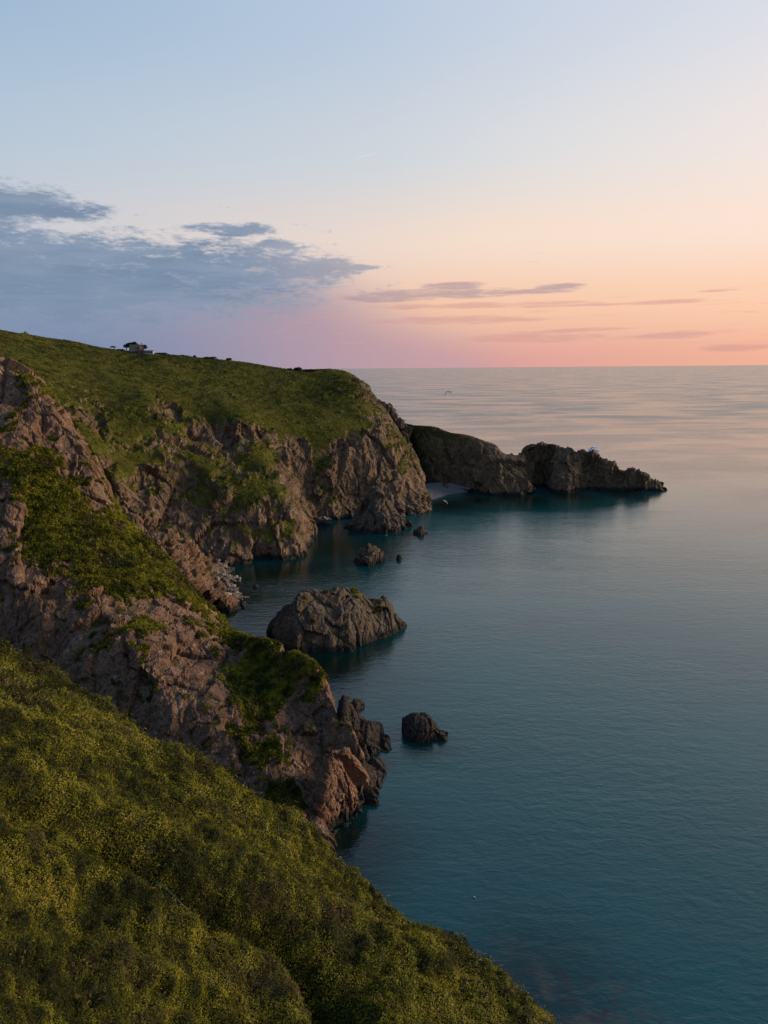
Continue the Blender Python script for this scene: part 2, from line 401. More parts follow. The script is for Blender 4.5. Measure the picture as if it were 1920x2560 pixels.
# far hill above the bay, its cliff and gullies; rows run from the plateau down to the sea
sky = [(-420, 770, 330, 1), (0, 829, 345, 1), (150, 851, 358, 1), (300, 878, 370, 1), (410, 886, 374, 1), (480, 893, 378, 1), (560, 902, 380, 1), (640, 912, 382, 1),
       (740, 925, 385, 1), (850, 928, 385, .9), (908, 962, 378, .45), (955, 1018, 374, .3), (984, 1062, 380, .3), (1000, 1085, 400, .3)]
back = []
for q in sky:
    c = P(q[0], q[1], Y=q[2]); back.append(('w', c[0] * 1.12, c[1] + 55, c[2] * .88 - 2, 1))
back2 = [('w', b[1] * 1.2, b[2] + 90, -4 if i > 9 else 45, 1) for i, b in enumerate(back)]
hill_rows = [
    back2, back, sky,
    R((-380, 860, 300, 1), (0, 885, 305, 1), (200, 935, 312, 1), (335, 945, 325, 1), (400, 950, 330, 1), (480, 965, 335, 1), (575, 975, 340, 1), (660, 985, 348, 1), (770, 1000, 352, 1), (880, 1005, 354, 1), (935, 1030, 354, .6), (983, 1066, 362, .3), (1008, 1095, 370, .4), (1015, 1110, 388, .4)),
    R((-360, 930, 280, 1), (60, 960, 275, 1), (240, 1010, 288, .65), (375, 1010, 294, .85), (415, 1045, 298, .6), (505, 1045, 312, .75), (600, 1040, 312, 1), (690, 1052, 325, 1), (800, 1062, 332, 1), (905, 1085, 336, 1), (960, 1090, 340, .3), (1006, 1112, 353, .4), (1035, 1135, 364, .5), (1040, 1140, 384, .5)),
    R((-330, 1010, 262, .8), (110, 1040, 262, .5), (280, 1090, 272, .35), (420, 1095, 282, .45), (455, 1110, 288, .2), (550, 1105, 305, .2), (620, 1085, 308, .45), (710, 1100, 320, .3), (795, 1110, 326, .5), (895, 1130, 330, .1), (968, 1140, 333, .15), (1026, 1160, 346, .35), (1052, 1180, 361, .3), (1055, 1180, 382, .3)),
    R((-300, 1110, 250, .8), (170, 1130, 252, .3), (325, 1175, 260, .3), (455, 1175, 270, .3), (520, 1165, 274, .55), (590, 1172, 292, .25), (665, 1160, 294, .5), (725, 1160, 316, .0), (808, 1170, 322, .5), (900, 1180, 326, .0), (980, 1190, 329, .1), (1040, 1205, 341, .15), (1060, 1215, 358, .1), (1062, 1212, 380, .1)),
    R((-260, 1220, 242, .6), (230, 1220, 246, .3), (375, 1265, 253, .2), (510, 1275, 258, .1), (585, 1235, 262, .3), (665, 1222, 268, .4), (725, 1240, 272, .1), (755, 1240, 313, .0), (820, 1240, 319, .3), (905, 1240, 323, .0), (985, 1240, 326, .0), (1055, 1243, 336, .0), (1063, 1238, 354, .0), (1066, 1235, 378, .0)),
    R(('z', -200, 1420, 0, 0), ('z', 300, 1420, 1, 0), ('z', 450, 1414, 1, 0), ('z', 585, 1412, .0, 0), ('z', 650, 1400, .0, 0), ('z', 705, 1400, .0, 0), ('z', 764, 1382, .0, 0), ('z', 775, 1315, .0, 0), ('z', 830, 1302, 0, 0), ('z', 905, 1296, 0, 0), ('z', 985, 1290, 0, 0), ('z', 1070, 1280, 0, 0), ('z', 1068, 1258, 0, 0), ('z', 1070, 1240, 0, 0)),
    R(('z', -200, 1440, -5, 0), ('z', 300, 1440, -5, 0), ('z', 450, 1435, -5, 0), ('z', 585, 1434, -5, 0), ('z', 650, 1422, -5, 0), ('z', 708, 1422, -5, 0), ('z', 772, 1402, -5, 0), ('z', 781, 1332, -5, 0), ('z', 832, 1320, -5, 0), ('z', 907, 1314, -5, 0), ('z', 988, 1308, -5, 0), ('z', 1076, 1294, -5, 0), ('z', 1074, 1272, -5, 0), ('z', 1076, 1255, -5, 0)),
]
o, surf['hill'] = loft('hillside', hill_rows, .62, M_hill, amp=1.0, rock_scale=1.5, veg_amp=.22, seed=100, extra=1.0, maxseg=90, left=160, vegnoise=.95, slopeveg=.9,
    blobs=[(990, 1020, 372, 14, .2), (935, 1060, 350, 9, .15), (900, 1110, 338, 8, .5), (460, 1010, 305, 9, .1), (520, 1060, 300, 10, .1), (230, 1060, 275, 7, .1), (330, 1140, 262, 9, .7), (570, 1210, 268, 6, .75)])
tag(o, 'long green headland hill with brown rocky cliffs falling to the bay', None, None, 'structure')

# the spur in the middle distance: rock face on the left down to the brown cliff by the sea
Sil = [(-420, 760, 215, .3), (0, 900, 192, .3), (160, 1050, 180, .2), (229, 1150, 174, .1), (298, 1278, 170, .3), (393, 1375, 167, .6), (470, 1460, 160, .6), (532, 1532, 154, .5), (583, 1583, 143, .6), (688, 1614, 130, .8), (787, 1664, 121, .45), (852, 1775, 113, .35), (897, 1850, 107, .1), (913, 1920, 104, 0), ('z', 905, 2015, 0, 0), ('z', 908, 2035, -5, 0)]
bk = []; bk2 = []
for i, q in enumerate(Sil):
    c = P(q[0], q[1], Y=q[2]) if q[0] != 'z' else P(q[1], q[2], z=q[3])
    k = [30, 22, 18, 16, 14, 12, 11, 9, 9, 9, 8, 6, 5, 5, 5, 5][i]
    drop = [8, 14, 18, 20, 18, 16, 14, 9, 8, 9, 10, 8, 7, 6, 4, 2][i]
    bk.append(('w', c[0] + .15 * k, c[1] + k * .7, max(-5, c[2] - drop), .1)); bk2.append(('w', c[0] + .3 * k, c[1] + k, -6, 0))
spur = [bk2, bk, Sil,
    R((-400, 900, 200, .2), (0, 985, 182, .1), (120, 1110, 172, .15), (190, 1210, 166, .1), (262, 1320, 160, .6), (350, 1400, 154, .6), (440, 1490, 147, .55), (520, 1570, 139, .25), (590, 1640, 132, .15), (665, 1690, 123, .65), (750, 1750, 116, .15), (815, 1850, 109, .1), (865, 1925, 104, 0), (885, 1985, 101, 0), ('z', 885, 2058, 0, 0), ('z', 888, 2075, -5, 0)),
    R((-390, 1040, 182, .2), (0, 1110, 166, .2), (80, 1230, 158, .5), (150, 1310, 152, .7), (225, 1400, 146, .6), (320, 1480, 140, .4), (400, 1560, 133, .05), (490, 1640, 126, .0), (570, 1720, 119, .0), (645, 1790, 113, .5), (720, 1850, 108, .05), (775, 1920, 103, .0), (815, 1985, 99, 0), (838, 2040, 97, 0), ('z', 842, 2078, 0, 0), ('z', 848, 2090, -5, 0)),
    R((-380, 1180, 165, .3), (0, 1240, 153, .25), (60, 1330, 148, .45), (120, 1400, 142, .4), (190, 1480, 135, .15), (270, 1560, 127, .0), (350, 1650, 120, .0), (440, 1740, 114, .0), (530, 1820, 108, .0), (610, 1890, 103, .1), (690, 1945, 98, .3), (745, 2000, 95, .1), (790, 2050, 93, .05), (822, 2085, 91, 0), ('z', 835, 2108, 0, 0), ('z', 842, 2120, -5, 0)),
    R((-370, 1330, 150, .4), (0, 1380, 140, .1), (50, 1450, 136, .1), (110, 1530, 131, .2), (180, 1610, 125, .2), (260, 1700, 118, .1), (345, 1790, 112, .0), (440, 1870, 106, .0), (530, 1940, 101, .1), (620, 2000, 96, .2), (700, 2060, 92, .2), (755, 2100, 89, .1), (800, 2130, 87, .1), (825, 2150, 86, 0), ('z', 845, 2160, -2, 0), ('z', 850, 2170, -5, 0)),
    R((-360, 1500, 135, .5), (0, 1560, 130, .2), (50, 1640, 126, .2), (110, 1720, 121, .2), (180, 1800, 116, .2), (260, 1880, 110, .2), (345, 1960, 104, .2), (440, 2040, 98, .2), (530, 2100, 94, .2), (620, 2160, 89, .2), (700, 2220, 85, .2), (755, 2250, 83, .2), (800, 2280, 79, .1), ('z', 825, 2300, -3, 0), ('z', 845, 2320, -4, 0), ('z', 850, 2330, -5, 0)),
    R((-360, 1800, 122, .5), (0, 1800, 122, .2), (50, 1860, 118, .2), ('z', 110, 2000, -3, 0), ('z', 180, 2040, -3, 0), ('z', 260, 2080, -4, 0), ('z', 345, 2120, -4, 0), ('z', 440, 2180, -5, 0), ('z', 530, 2230, -5, 0), ('z', 620, 2280, -5, 0), ('z', 700, 2300, -5, 0), ('z', 755, 2330, -5, 0), ('z', 800, 2350, -5, 0), ('z', 825, 2360, -6, 0), ('z', 845, 2370, -6, 0), ('z', 850, 2380, -6, 0))]
o, surf['spur'] = loft('cliff', spur, .3, M_cliff, amp=.52, rock_scale=.95, veg_amp=.3, bush=.5, seed=200, extra=.6, maxseg=90, left=60, slopeveg=.55, vegnoise=.75,
    blobs=[(150, 1260, 160, 6, .75), (100, 1150, 165, 4, .9), (640, 1640, 128, 3.5, .9), (650, 1690, 123, 4, .9), (635, 1750, 118, 3, .85), (640, 1820, 113, 3, .75), (665, 1900, 103, 3, .7), (240, 1230, 168, 4, .1), (700, 1990, 94, 4, .8), (560, 1960, 96, 3, .8), (360, 1560, 130, 2.5, .9), (150, 1470, 130, 3, .9), (20, 1500, 128, 8, .0), (300, 1650, 116, 7, .05), (860, 1960, 102, 7, 0)])
tag(o, 'brown rocky cliff spur with ivy covered ledges above the cove', None, None, 'structure')

# headland running out to the right
crest = [(960, 1050, 405), (1030, 1063, 404), (1083, 1066, 402), (1117, 1079, 400), (1175, 1090, 397), (1238, 1112, 394), (1257, 1130, 393), (1295, 1138, 396), (1312, 1117, 398), (1336, 1111, 397), (1382, 1111, 396), (1411, 1121, 395), (1435, 1132, 394), (1459, 1130, 393), (1488, 1134, 392), (1510, 1152, 391), (1534, 1160, 390), (1556, 1176, 389), (1576, 1170, 388), (1594, 1174, 388), (1614, 1190, 387), (1636, 1206, 386), (1668, 1223, 386)]
foot = [(1060, 1205), (1066, 1217), (1090, 1222), (1125, 1222), (1160, 1228), (1215, 1235), (1262, 1239), (1318, 1234), (1328, 1218), (1350, 1216), (1371, 1219), (1380, 1229), (1420, 1233), (1455, 1224), (1488, 1224), (1512, 1225), (1534, 1226), (1556, 1226), (1576, 1227), (1594, 1227), (1614, 1227), (1638, 1227), (1667, 1225)]
vegc = [.85, .8, .75, .75, .75, .65, .5, .4, .25, .25, .3, .4, .5, .2, .0, .1, .0, 0, 0, 0, 0, 0, 0]
rc, rm1, rm2, rf, ru, rb, rbb = [], [], [], [], [], [], []
for i, ((a, b, Y), (c, d), g) in enumerate(zip(crest, foot, vegc)):
    pf = P(c, d, z=0); pc = P(a, b, Y=Y)
    w = lambda t, h, q: ('w', *(pf * (1 - t) + pc * t)[:2], float(pf[2] * (1 - h) + pc[2] * h), q)
    rc.append(('w', *pc, g)); rm1.append(w(.55, .78, g * .8)); rm2.append(w(.2, .38, g * .55)); rf.append(w(0, 0, 0)); ru.append(('w', pf[0], pf[1] - 3, -5, 0))
    rb.append(('w', pc[0] + 2, pc[1] + 12, pc[2] * .5, .1)); rbb.append(('w', pc[0] + 3, pc[1] + 22, -6, 0))
o, surf['head'] = loft('headland', [rbb, rb, rc, rm1, rm2, rf, ru], .45, M_head, amp=.95, rock_scale=1.1, veg_amp=.5, seed=300, extra=.3, rust=.02, maxseg=60, slopeveg=.4,
    blobs=[(1390, 1175, 388, 6, .7), (1497, 1182, 384, 4, .8), (1150, 1120, 392, 18, .5), (1070, 1160, 392, 16, .5), (1600, 1200, 384, 25, 0)])
tag(o, 'low dark rocky headland tapering into the sea', None, None, 'structure')

# foreground slope, far part
ridge = [(a - 30 * min(1, max(0, (i - 9) / 4)), b + 40 * min(1, max(0, (i - 9) / 4)), Y) for i, (a, b, Y) in enumerate([(-420, 1380, 66), (0, 1599, 62), (86, 1648, 61.5), (166, 1695, 61), (265, 1760, 60.5), (345, 1828, 60), (431, 1868, 59.5), (570, 1946, 58.5), (663, 1999, 58), (762, 2056, 57), (835, 2122, 56.5), (911, 2170, 55), (1021, 2240, 52), (1114, 2280, 49), (1165, 2318, 48), (1190, 2358, 47), (1249, 2402, 45), (1308, 2460, 43), (1393, 2532, 40), (1500, 2640, 36.5), (1640, 2780, 32)])]
def back_row(k, dz):
    r = []
    for i, (a, b, Y) in enumerate(ridge):
        c = P(a, b, Y=Y); t = i / (len(ridge) - 1)
        r.append(('w', c[0] + k * (.1 + 1.0 * t), c[1] + k * (1 - .6 * t), max(c[2] - dz, -4), 1))
    return r
bottom = [(-520, 2900, 14), (-300, 2900, 15), (-200, 2900, 16), (-100, 2900, 17), (0, 2900, 18), (80, 2900, 19), (160, 2900, 19.5), (260, 2900, 20.5), (360, 2900, 21.5), (460, 2900, 22.5), (560, 2900, 23.5), (660, 2900, 24), (760, 2900, 25), (860, 2900, 26), (960, 2900, 27), (1060, 2900, 28), (1160, 2900, 29), (1260, 2900, 29.5), (1380, 2920, 30), (1500, 2950, 30), (1650, 3000, 29)]
mids = []
for t, hz in ((.2, 1.0), (.42, 1.4), (.66, 1.2), (.85, .6)):
    row = []
    for a, b in zip(ridge, bottom):
        pa, pb = P(*a[:2], Y=a[2]), P(*b[:2], Y=b[2]); q = pa * (1 - t) + pb * t
        row.append(('w', q[0], q[1], q[2] + hz * .6, 1))
    mids.append(row)
fg = [back_row(16, 60), back_row(9, 22), back_row(3.0, 4.0), [(a, b, Y, 1) for a, b, Y in ridge]] + mids + [[(a, b, Y, 1) for a, b, Y in bottom], [('w', P(a, b, Y=Y)[0] - 3, Y - 28, P(a, b, Y=Y)[2] + 2, 1) for a, b, Y in bottom]]
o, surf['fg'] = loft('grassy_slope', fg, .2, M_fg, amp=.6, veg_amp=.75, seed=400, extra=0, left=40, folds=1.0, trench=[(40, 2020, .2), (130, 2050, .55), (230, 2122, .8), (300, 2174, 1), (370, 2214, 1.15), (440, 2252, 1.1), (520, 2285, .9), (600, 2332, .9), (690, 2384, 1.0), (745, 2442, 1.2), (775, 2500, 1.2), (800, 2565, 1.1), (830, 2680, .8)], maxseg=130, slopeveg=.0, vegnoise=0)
tag(o, 'steep foreground slope thick with bracken and ivy', None, None, 'structure')

# ------------------------------------------------------------------ rocks in the sea and at the cliff foot
def sea_rock(name, label, cat, outline, footl, thick, mat, seed, amp=.6, rs=.6, veg=0., spacing=.3, rust=.0, group=None, blobs=(), lean=.5):
    """outline: crest pixels with a matching foot pixel each; the rock is closed to the water behind"""
    n = len(outline); ox = [q[0] for q in outline]
    fx = [q[0] for q in footl]; fy = [q[1] for q in footl]
    rows = [[] for _ in range(8)]
    for i, (a, b) in enumerate(outline):
        u = i / (n - 1)
        fxx = np.interp(a, fx, fx) if not (a < fx[0] or a > fx[-1]) else np.clip(a, fx[0], fx[-1]); fyy = float(np.interp(fxx, fx, fy))
        pf = P(a * .5 + fxx * .5, fyy, z=0)
        th = thick * (max(.12, math.sin(math.pi * min(max(u, .03), .97))) ** .6)
        pc = P(a, b, Y=pf[1] + th * lean)
        zc = max(pc[2], .3); g = veg
        rows[0].append(('w', pc[0], pf[1] + th * 1.15, -4, 0)); rows[1].append(('w', pc[0], pf[1] + th, 0.0, 0))
        rows[2].append(('w', pc[0], pf[1] + th * .85, zc * .6, g * .4)); rows[3].append(('w', pc[0], pc[1], zc, g))
        rows[4].append(('w', pc[0] * .8 + pf[0] * .2, pf[1] + th * lean * .55, zc * .8, g * .6)); rows[5].append(('w', pc[0] * .5 + pf[0] * .5, pf[1] + th * lean * .15, zc * .38, g * .2))
        rows[6].append(('w', pf[0], pf[1], 0.0, 0)); rows[7].append(('w', pf[0], pf[1] - .8, -4, 0))
    for r in rows:   # close the ends
        for e, d in ((0, 1), (-1, -2)):
            q = r[e]; ctr = rows[3][e]; r[e] = ('w', q[1] * .5 + ctr[1] * .5, q[2] * .4 + (ctr[2]) * .6, min(q[3], .5) if q[3] > 0 else q[3], 0)
    o, s = loft(name, rows, spacing, mat, amp=amp, rock_scale=rs, veg_amp=.2, seed=seed, extra=.2, rust=rust, origin=True, maxseg=40, blobs=blobs, vegnoise=.4)
    tag(o, label, cat, group); surf[name + str(seed)] = s
    return o

sea_rock('sea_stack', 'largest rocky islet in the cove, grey brown with grassy top', 'sea stack',
    [(674, 1590), (680, 1556), (698, 1521), (735, 1498), (767, 1482), (796, 1480), (825, 1473), (842, 1465), (863, 1462), (880, 1472), (900, 1483), (929, 1498), (957, 1499), (970, 1507), (987, 1535), (1004, 1547), (1016, 1560)],
    [(676, 1595), (698, 1616), (735, 1637), (785, 1635), (842, 1631), (892, 1629), (918, 1608), (973, 1593), (1007, 1579), (1015, 1570)], 22, M_stack, 500, amp=.5, rs=1.0, veg=-.2, spacing=.22)
sea_rock('sea_stack', 'small pointed islet with green top, beyond the largest islet', 'sea stack',
    [(885, 1405), (895, 1390), (903, 1375), (912, 1368), (921, 1359), (931, 1364), (941, 1367), (952, 1381), (959, 1396)], [(886, 1407), (900, 1413), (925, 1414), (950, 1406), (958, 1399)], 9, M_stack, 510, amp=.4, rs=.45, veg=.3, spacing=.22)
sea_rock('sea_rock', 'tiny dark rock breaking the water right of the pointed islet', 'sea rock',
    [(993, 1397), (995, 1389), (999, 1388), (1003, 1394), (1006, 1397)], [(993, 1400), (1000, 1402), (1006, 1399)], 2.2, M_dark, 520, amp=.2, rs=.3, spacing=.15)
sea_rock('sea_rock', 'small ochre topped rock standing off the pale buttress foot', 'sea rock',
    [(1035, 1333), (1037, 1326), (1044, 1323), (1051, 1315), (1056, 1319), (1060, 1330), (1069, 1334)], [(1035, 1336), (1050, 1339), (1062, 1337), (1070, 1335)], 5, M_stack, 530, amp=.3, rs=.4, spacing=.22, rust=.5)
sea_rock('sea_rock', 'low dark jagged rock just off the cliff, behind the black outcrop', 'sea rock',
    [(862, 1764), (867, 1759), (881, 1756), (886, 1747), (893, 1750), (903, 1758), (911, 1764)], [(862, 1772), (875, 1776), (890, 1778), (903, 1772), (911, 1767)], 3.5, M_dark, 540, amp=.22, rs=.3, spacing=.13)
sea_rock('sea_stack', 'isolated black flat topped rock standing in open water', 'sea stack',
    [(1009, 1838), (1010, 1803), (1021, 1790), (1040, 1784), (1056, 1786), (1069, 1790), (1079, 1797), (1085, 1812), (1098, 1824), (1107, 1833), (1114, 1842)], [(1009, 1845), (1030, 1851), (1060, 1854), (1095, 1853), (1114, 1848)], 7.5, M_dark, 550, amp=.3, rs=.4, spacing=.14)
sea_rock('rock_outcrop', 'black craggy outcrop jutting from the brown cliff foot', 'rock outcrop',
    [(845, 1730), (857, 1748), (869, 1764), (877, 1774), (888, 1781), (898, 1793), (911, 1797), (917, 1812), (925, 1814), (944, 1822), (954, 1846), (968, 1856), (975, 1870)], [(850, 1915), (880, 1912), (915, 1908), (927, 1892), (945, 1887), (963, 1884), (975, 1876)], 9, M_dark, 560, amp=.4, rs=.5, spacing=.15)
sea_rock('rock_outcrop', 'low rounded dark rock slab below the black outcrop', 'rock outcrop',
    [(890, 1895), (905, 1900), (922, 1908), (944, 1923), (955, 1931), (963, 1941)], [(890, 2005), (910, 1996), (925, 1990), (949, 1971), (958, 1955), (963, 1947)], 8, M_dark, 570, amp=.3, rs=.5, spacing=.15)
sea_rock('rock_outcrop', 'reddish brown buttress at the foot of the brown cliff', 'rock outcrop',
    [(790, 1985), (820, 1900), (850, 1875), (880, 1895), (905, 1935), (913, 1978), (927, 2000)], [(790, 2085), (838, 2064), (847, 2060), (884, 2054), (910, 2039), (918, 2026), (927, 2010)], 9, M_red, 580, amp=.5, rs=.6, spacing=.15, rust=.5, lean=.6)
sea_rock('rock_outcrop', 'grey buttress with vertical ribs standing in the far cove', 'rock outcrop',
    [(862, 1318), (878, 1296), (892, 1280), (905, 1268), (918, 1245), (930, 1225), (943, 1218), (960, 1240), (977, 1268), (992, 1284), (1008, 1296), (1019, 1308)], [(862, 1324), (892, 1330), (920, 1333), (960, 1334), (1000, 1333), (1019, 1322)], 26, M_stack, 590, amp=.8, rs=1.0, spacing=.35, rust=.1, lean=.75)
sea_rock('rock_outcrop', 'dark rock knob at the inner corner of the far cove', 'rock outcrop',
    [(748, 1318), (757, 1307), (770, 1300), (785, 1304), (794, 1318)], [(748, 1346), (765, 1348), (785, 1345), (795, 1336)], 10, M_head, 600, amp=.4, rs=.6, spacing=.3)
sea_rock('rock_outcrop', 'flat brown rock ledge reaching from the far cove corner', 'rock outcrop',
    [(765, 1298), (785, 1294), (805, 1300), (818, 1306), (829, 1312)], [(765, 1312), (790, 1316), (815, 1316), (829, 1315)], 6, M_stack, 605, amp=.3, rs=.5, spacing=.3)
sea_rock('rock_outcrop', 'dark upright rock standing on the pale pebble beach', 'rock outcrop',
    [(1088, 1222), (1096, 1212), (1104, 1216), (1110, 1206), (1118, 1200), (1121, 1222)], [(1088, 1228), (1105, 1230), (1121, 1231)], 5, M_head, 607, amp=.3, rs=.5, spacing=.25)
sea_rock('rock_outcrop', 'rounded orange brown rock closing the pebble cove', 'rock outcrop',
    [(538, 1500), (552, 1492), (570, 1490), (585, 1497), (597, 1508), (599, 1518)], [(540, 1532), (560, 1532), (580, 1530), (595, 1524), (599, 1519)], 8, M_red, 610, amp=.35, rs=.5, spacing=.2, rust=.3)
sea_rock('sea_rock', 'small dark rock at the waterline beside the orange brown rock', 'sea rock',
    [(600, 1512), (604, 1507), (609, 1506), (615, 1512)], [(600, 1517), (608, 1518), (615, 1514)], 2, M_dark, 620, amp=.2, rs=.3, spacing=.13)
sea_rock('sea_rock', 'tiny dark rock alone in the green cove water', 'sea rock',
    [(632, 1466), (637, 1461), (643, 1460), (650, 1464)], [(632, 1469), (641, 1471), (650, 1467)], 2, M_dark, 630, amp=.2, rs=.3, spacing=.13)
sea_rock('crag', 'jagged crag ridge on the far side of the green hill', 'crag',
    [(925, 985), (938, 997), (948, 996), (960, 1003), (968, 1011), (977, 1014), (983, 1028), (990, 1042), (998, 1050), (1006, 1052), (1016, 1060), (1029, 1066)], [(925, 1130), (950, 1140), (980, 1150), (1029, 1170)], 10, M_head, 640, amp=.7, rs=.8, spacing=.35) if False else None
# crag ridge built at its own height
def crag(name, label, pts, Y, depth, drop, mat, seed):
    n = len(pts); rows = [[], [], [], [], []]
    for (a, b) in pts:
        c = P(a, b, Y=Y); h = drop
        for r, (dy, dz) in enumerate(((depth, -h * 1.0), (depth * .4, -h * .35), (0, 0), (-depth * .35, -h * .5), (-depth * .8, -h * 1.2))):
            rows[r].append(('w', c[0] + dz * .25, c[1] + dy, c[2] + dz, .15))
    o, s = loft(name, rows, .35, mat, amp=.85, rock_scale=.8, seed=seed, origin=False, slopeveg=.4)
    tag(o, label, 'crag'); return o
crag('crag', 'jagged grey crag ridge behind the seaward shoulder of the green hill', [(925, 985), (938, 998), (948, 997), (960, 1004), (968, 1012), (977, 1015), (983, 1029), (990, 1043), (998, 1051), (1006, 1053), (1016, 1061), (1032, 1070)], 398, 14, 22, M_stack, 650)
crag('crag', 'upright grey rocks along the seaward edge of the green hilltop', [(868, 945), (880, 942), (892, 947), (902, 957), (912, 966), (920, 982), (930, 1000), (938, 1015)], 378, 8, 8, M_stack, 660)

# ------------------------------------------------------------------ beaches and boulders
M_shingle = plain('shingle', (.11, .115, .115), .9, var=.45, scale=3)
M_bpale = plain('boulder_pale', (.20, .165, .135), .9, var=.4, scale=1.2)
M_bbrown = plain('boulder_brown', (.105, .07, .048), .9, var=.45, scale=1.0)
def beach(label, rows, mat, seed, amp=0):
    o, s = loft('beach', rows, .35, mat, amp=amp, rock_scale=.6, veg_amp=.0, seed=seed, extra=.3); tag(o, label, None, None, 'structure'); s['veg'] = np.ones(len(s['V'])); return s
b1 = beach('pale pebble beach below the headland', [
    R(('z', 1050, 1212, 4, 0), ('z', 1085, 1208, 4, 0), ('z', 1125, 1210, 3.5, 0), ('z', 1170, 1222, 2, 0)),
    R(('z', 1060, 1232, 2.2, 0), ('z', 1090, 1226, 2.2, 0), ('z', 1125, 1222, 1.8, 0), ('z', 1165, 1225, 1.0, 0)),
    R(('z', 1068, 1250, 0.1, 0), ('z', 1095, 1242, .1, 0), ('z', 1130, 1234, .1, 0), ('z', 1168, 1229, .1, 0)),
    R(('z', 1074, 1264, -2, 0), ('z', 1100, 1254, -2, 0), ('z', 1136, 1244, -2, 0), ('z', 1174, 1236, -2, 0))], M_shingle, 700)
b2 = beach('boulder strewn cove beach under the brown cliff', [
    R(('z', 440, 1330, 16, .2), ('z', 430, 1370, 16, .2), ('z', 440, 1400, 17, .2), ('z', 455, 1430, 16, .2), ('z', 470, 1460, 14, .2)),
    R(('z', 505, 1385, 8, .1), ('z', 490, 1400, 8, .1), ('z', 497, 1428, 9, .2), ('z', 505, 1455, 9, .2), ('z', 522, 1485, 8, .1)),
    R(('z', 550, 1408, 2, 0), ('z', 540, 1420, 2.2, 0), ('z', 545, 1448, 2.6, 0), ('z', 548, 1475, 2.8, 0), ('z', 560, 1500, 3, 0)),
    R(('z', 582, 1416, 0.1, 0), ('z', 577, 1428, 0.1, 0), ('z', 582, 1450, .2, 0), ('z', 590, 1478, .2, 0), ('z', 598, 1502, .2, 0)),
    R(('z', 600, 1420, -2, 0), ('z', 592, 1432, -2, 0), ('z', 600, 1455, -2, 0), ('z', 610, 1485, -2, 0), ('z', 618, 1510, -2, 0))], M_cliff, 710, .9)

def boulder_data(seed, mat, name='boulder'):
    import bmesh
    bm = bmesh.new(); bmesh.ops.create_icosphere(bm, subdivisions=3, radius=1)
    V = np.array([v.co[:] for v in bm.verts]); rng = np.random.default_rng(seed)
    h, e = facets(V * 1.1 + seed * 3.7, seed, 1.2); V = V * (1 + .32 * h + .1 * fbm(V * 2, 2, seed))[:, None] * np.array([1, .8 + .2 * rng.random(), .62])
    for v, c in zip(bm.verts, V): v.co = c
    me = bpy.data.meshes.new(name); bm.to_mesh(me); bm.free(); me.materials.append(mat); return me
BM = [boulder_data(s, M_bpale) for s in (1, 2, 3)] + [boulder_data(s, M_bbrown) for s in (4, 5, 6)] + [boulder_data(s, M_shingle) for s in (7, 8)]
def boulders(srf, n, smin, smax, kinds, label, group, seed, reg=None):
    rng = np.random.default_rng(seed); V = srf['V']
    px, py, dp = project(V); ok = (V[:, 2] > -.3) & (V[:, 2] < 5)
    if reg: ok &= (px > reg[0]) & (px < reg[1]) & (py > reg[2]) & (py < reg[3])
    ids = np.flatnonzero(ok)
    for k in range(n):
        i = rng.choice(ids); s = smin + (smax - smin) * rng.random() ** 2.2
        o = bpy.data.objects.new('boulder', BM[rng.choice(kinds)]); COL.objects.link(o)
        o.location = [float(V[i, 0]), float(V[i, 1]), float(V[i, 2] + s * .2)]; o.scale = (s, s, s); o.rotation_euler = tuple(rng.random(3) * np.array([.6, .6, 6]))
        tag(o, label, 'boulder', group)
boulders(b2, 130, .3, 1.1, [0, 1, 2, 3, 4], 'pale brown boulder on the steep cove beach under the brown cliff', 'boulders on the cove beach', 720, (538, 640, 1400, 1530))
boulders(surf['hill'], 110, .5, 1.8, [3, 4, 5], 'reddish brown boulder heaped below the seaward cliff beside the pebble beach', 'boulders below the seaward cliff', 730, (985, 1085, 1255, 1290))
boulders(surf['hill'], 45, .4, 1.2, [0, 1, 6], 'pale boulder piled in the inner corner of the far cove', 'boulders in the far cove corner', 740, (765, 830, 1292, 1330))

# shingle pebbles over the two beaches: nobody could count them
def pebbles(name, label, srf, n, size, mat, seed):
    rng = np.random.default_rng(seed); V = srf['V'][(srf['V'][:, 2] > -.2) & (srf['V'][:, 2] < 3.6)]
    c = V[rng.integers(0, len(V), n)] + rng.normal(size=(n, 3)) * np.array([.3, .3, .03])
    T = np.array([[1, 0, 0], [-.5, .87, 0], [-.5, -.87, 0], [0, 0, .8], [0, 0, -.8]]); s = size * (.5 + rng.random((n, 1, 1)))
    VV = c[:, None, :] + T[None] * s * (1 + .3 * rng.normal(size=(n, 5, 3)))
    Fq = np.array([[0, 1, 3], [1, 2, 3], [2, 0, 3], [1, 0, 4], [2, 1, 4], [0, 2, 4]])
    Q = (np.arange(n) * 5)[:, None, None] + Fq[None]
    o = mesh_np(name, VV.reshape(-1, 3), Q.reshape(-1, 3), mat, smooth=False); tag(o, label, None, None, 'stuff')
pebbles('shingle', 'pale grey shingle on the beach below the headland', b1, 9000, .5, M_shingle, 750)
pebbles('shingle', 'loose pale stones on the cove beach', b2, 6000, .2, M_bpale, 751)

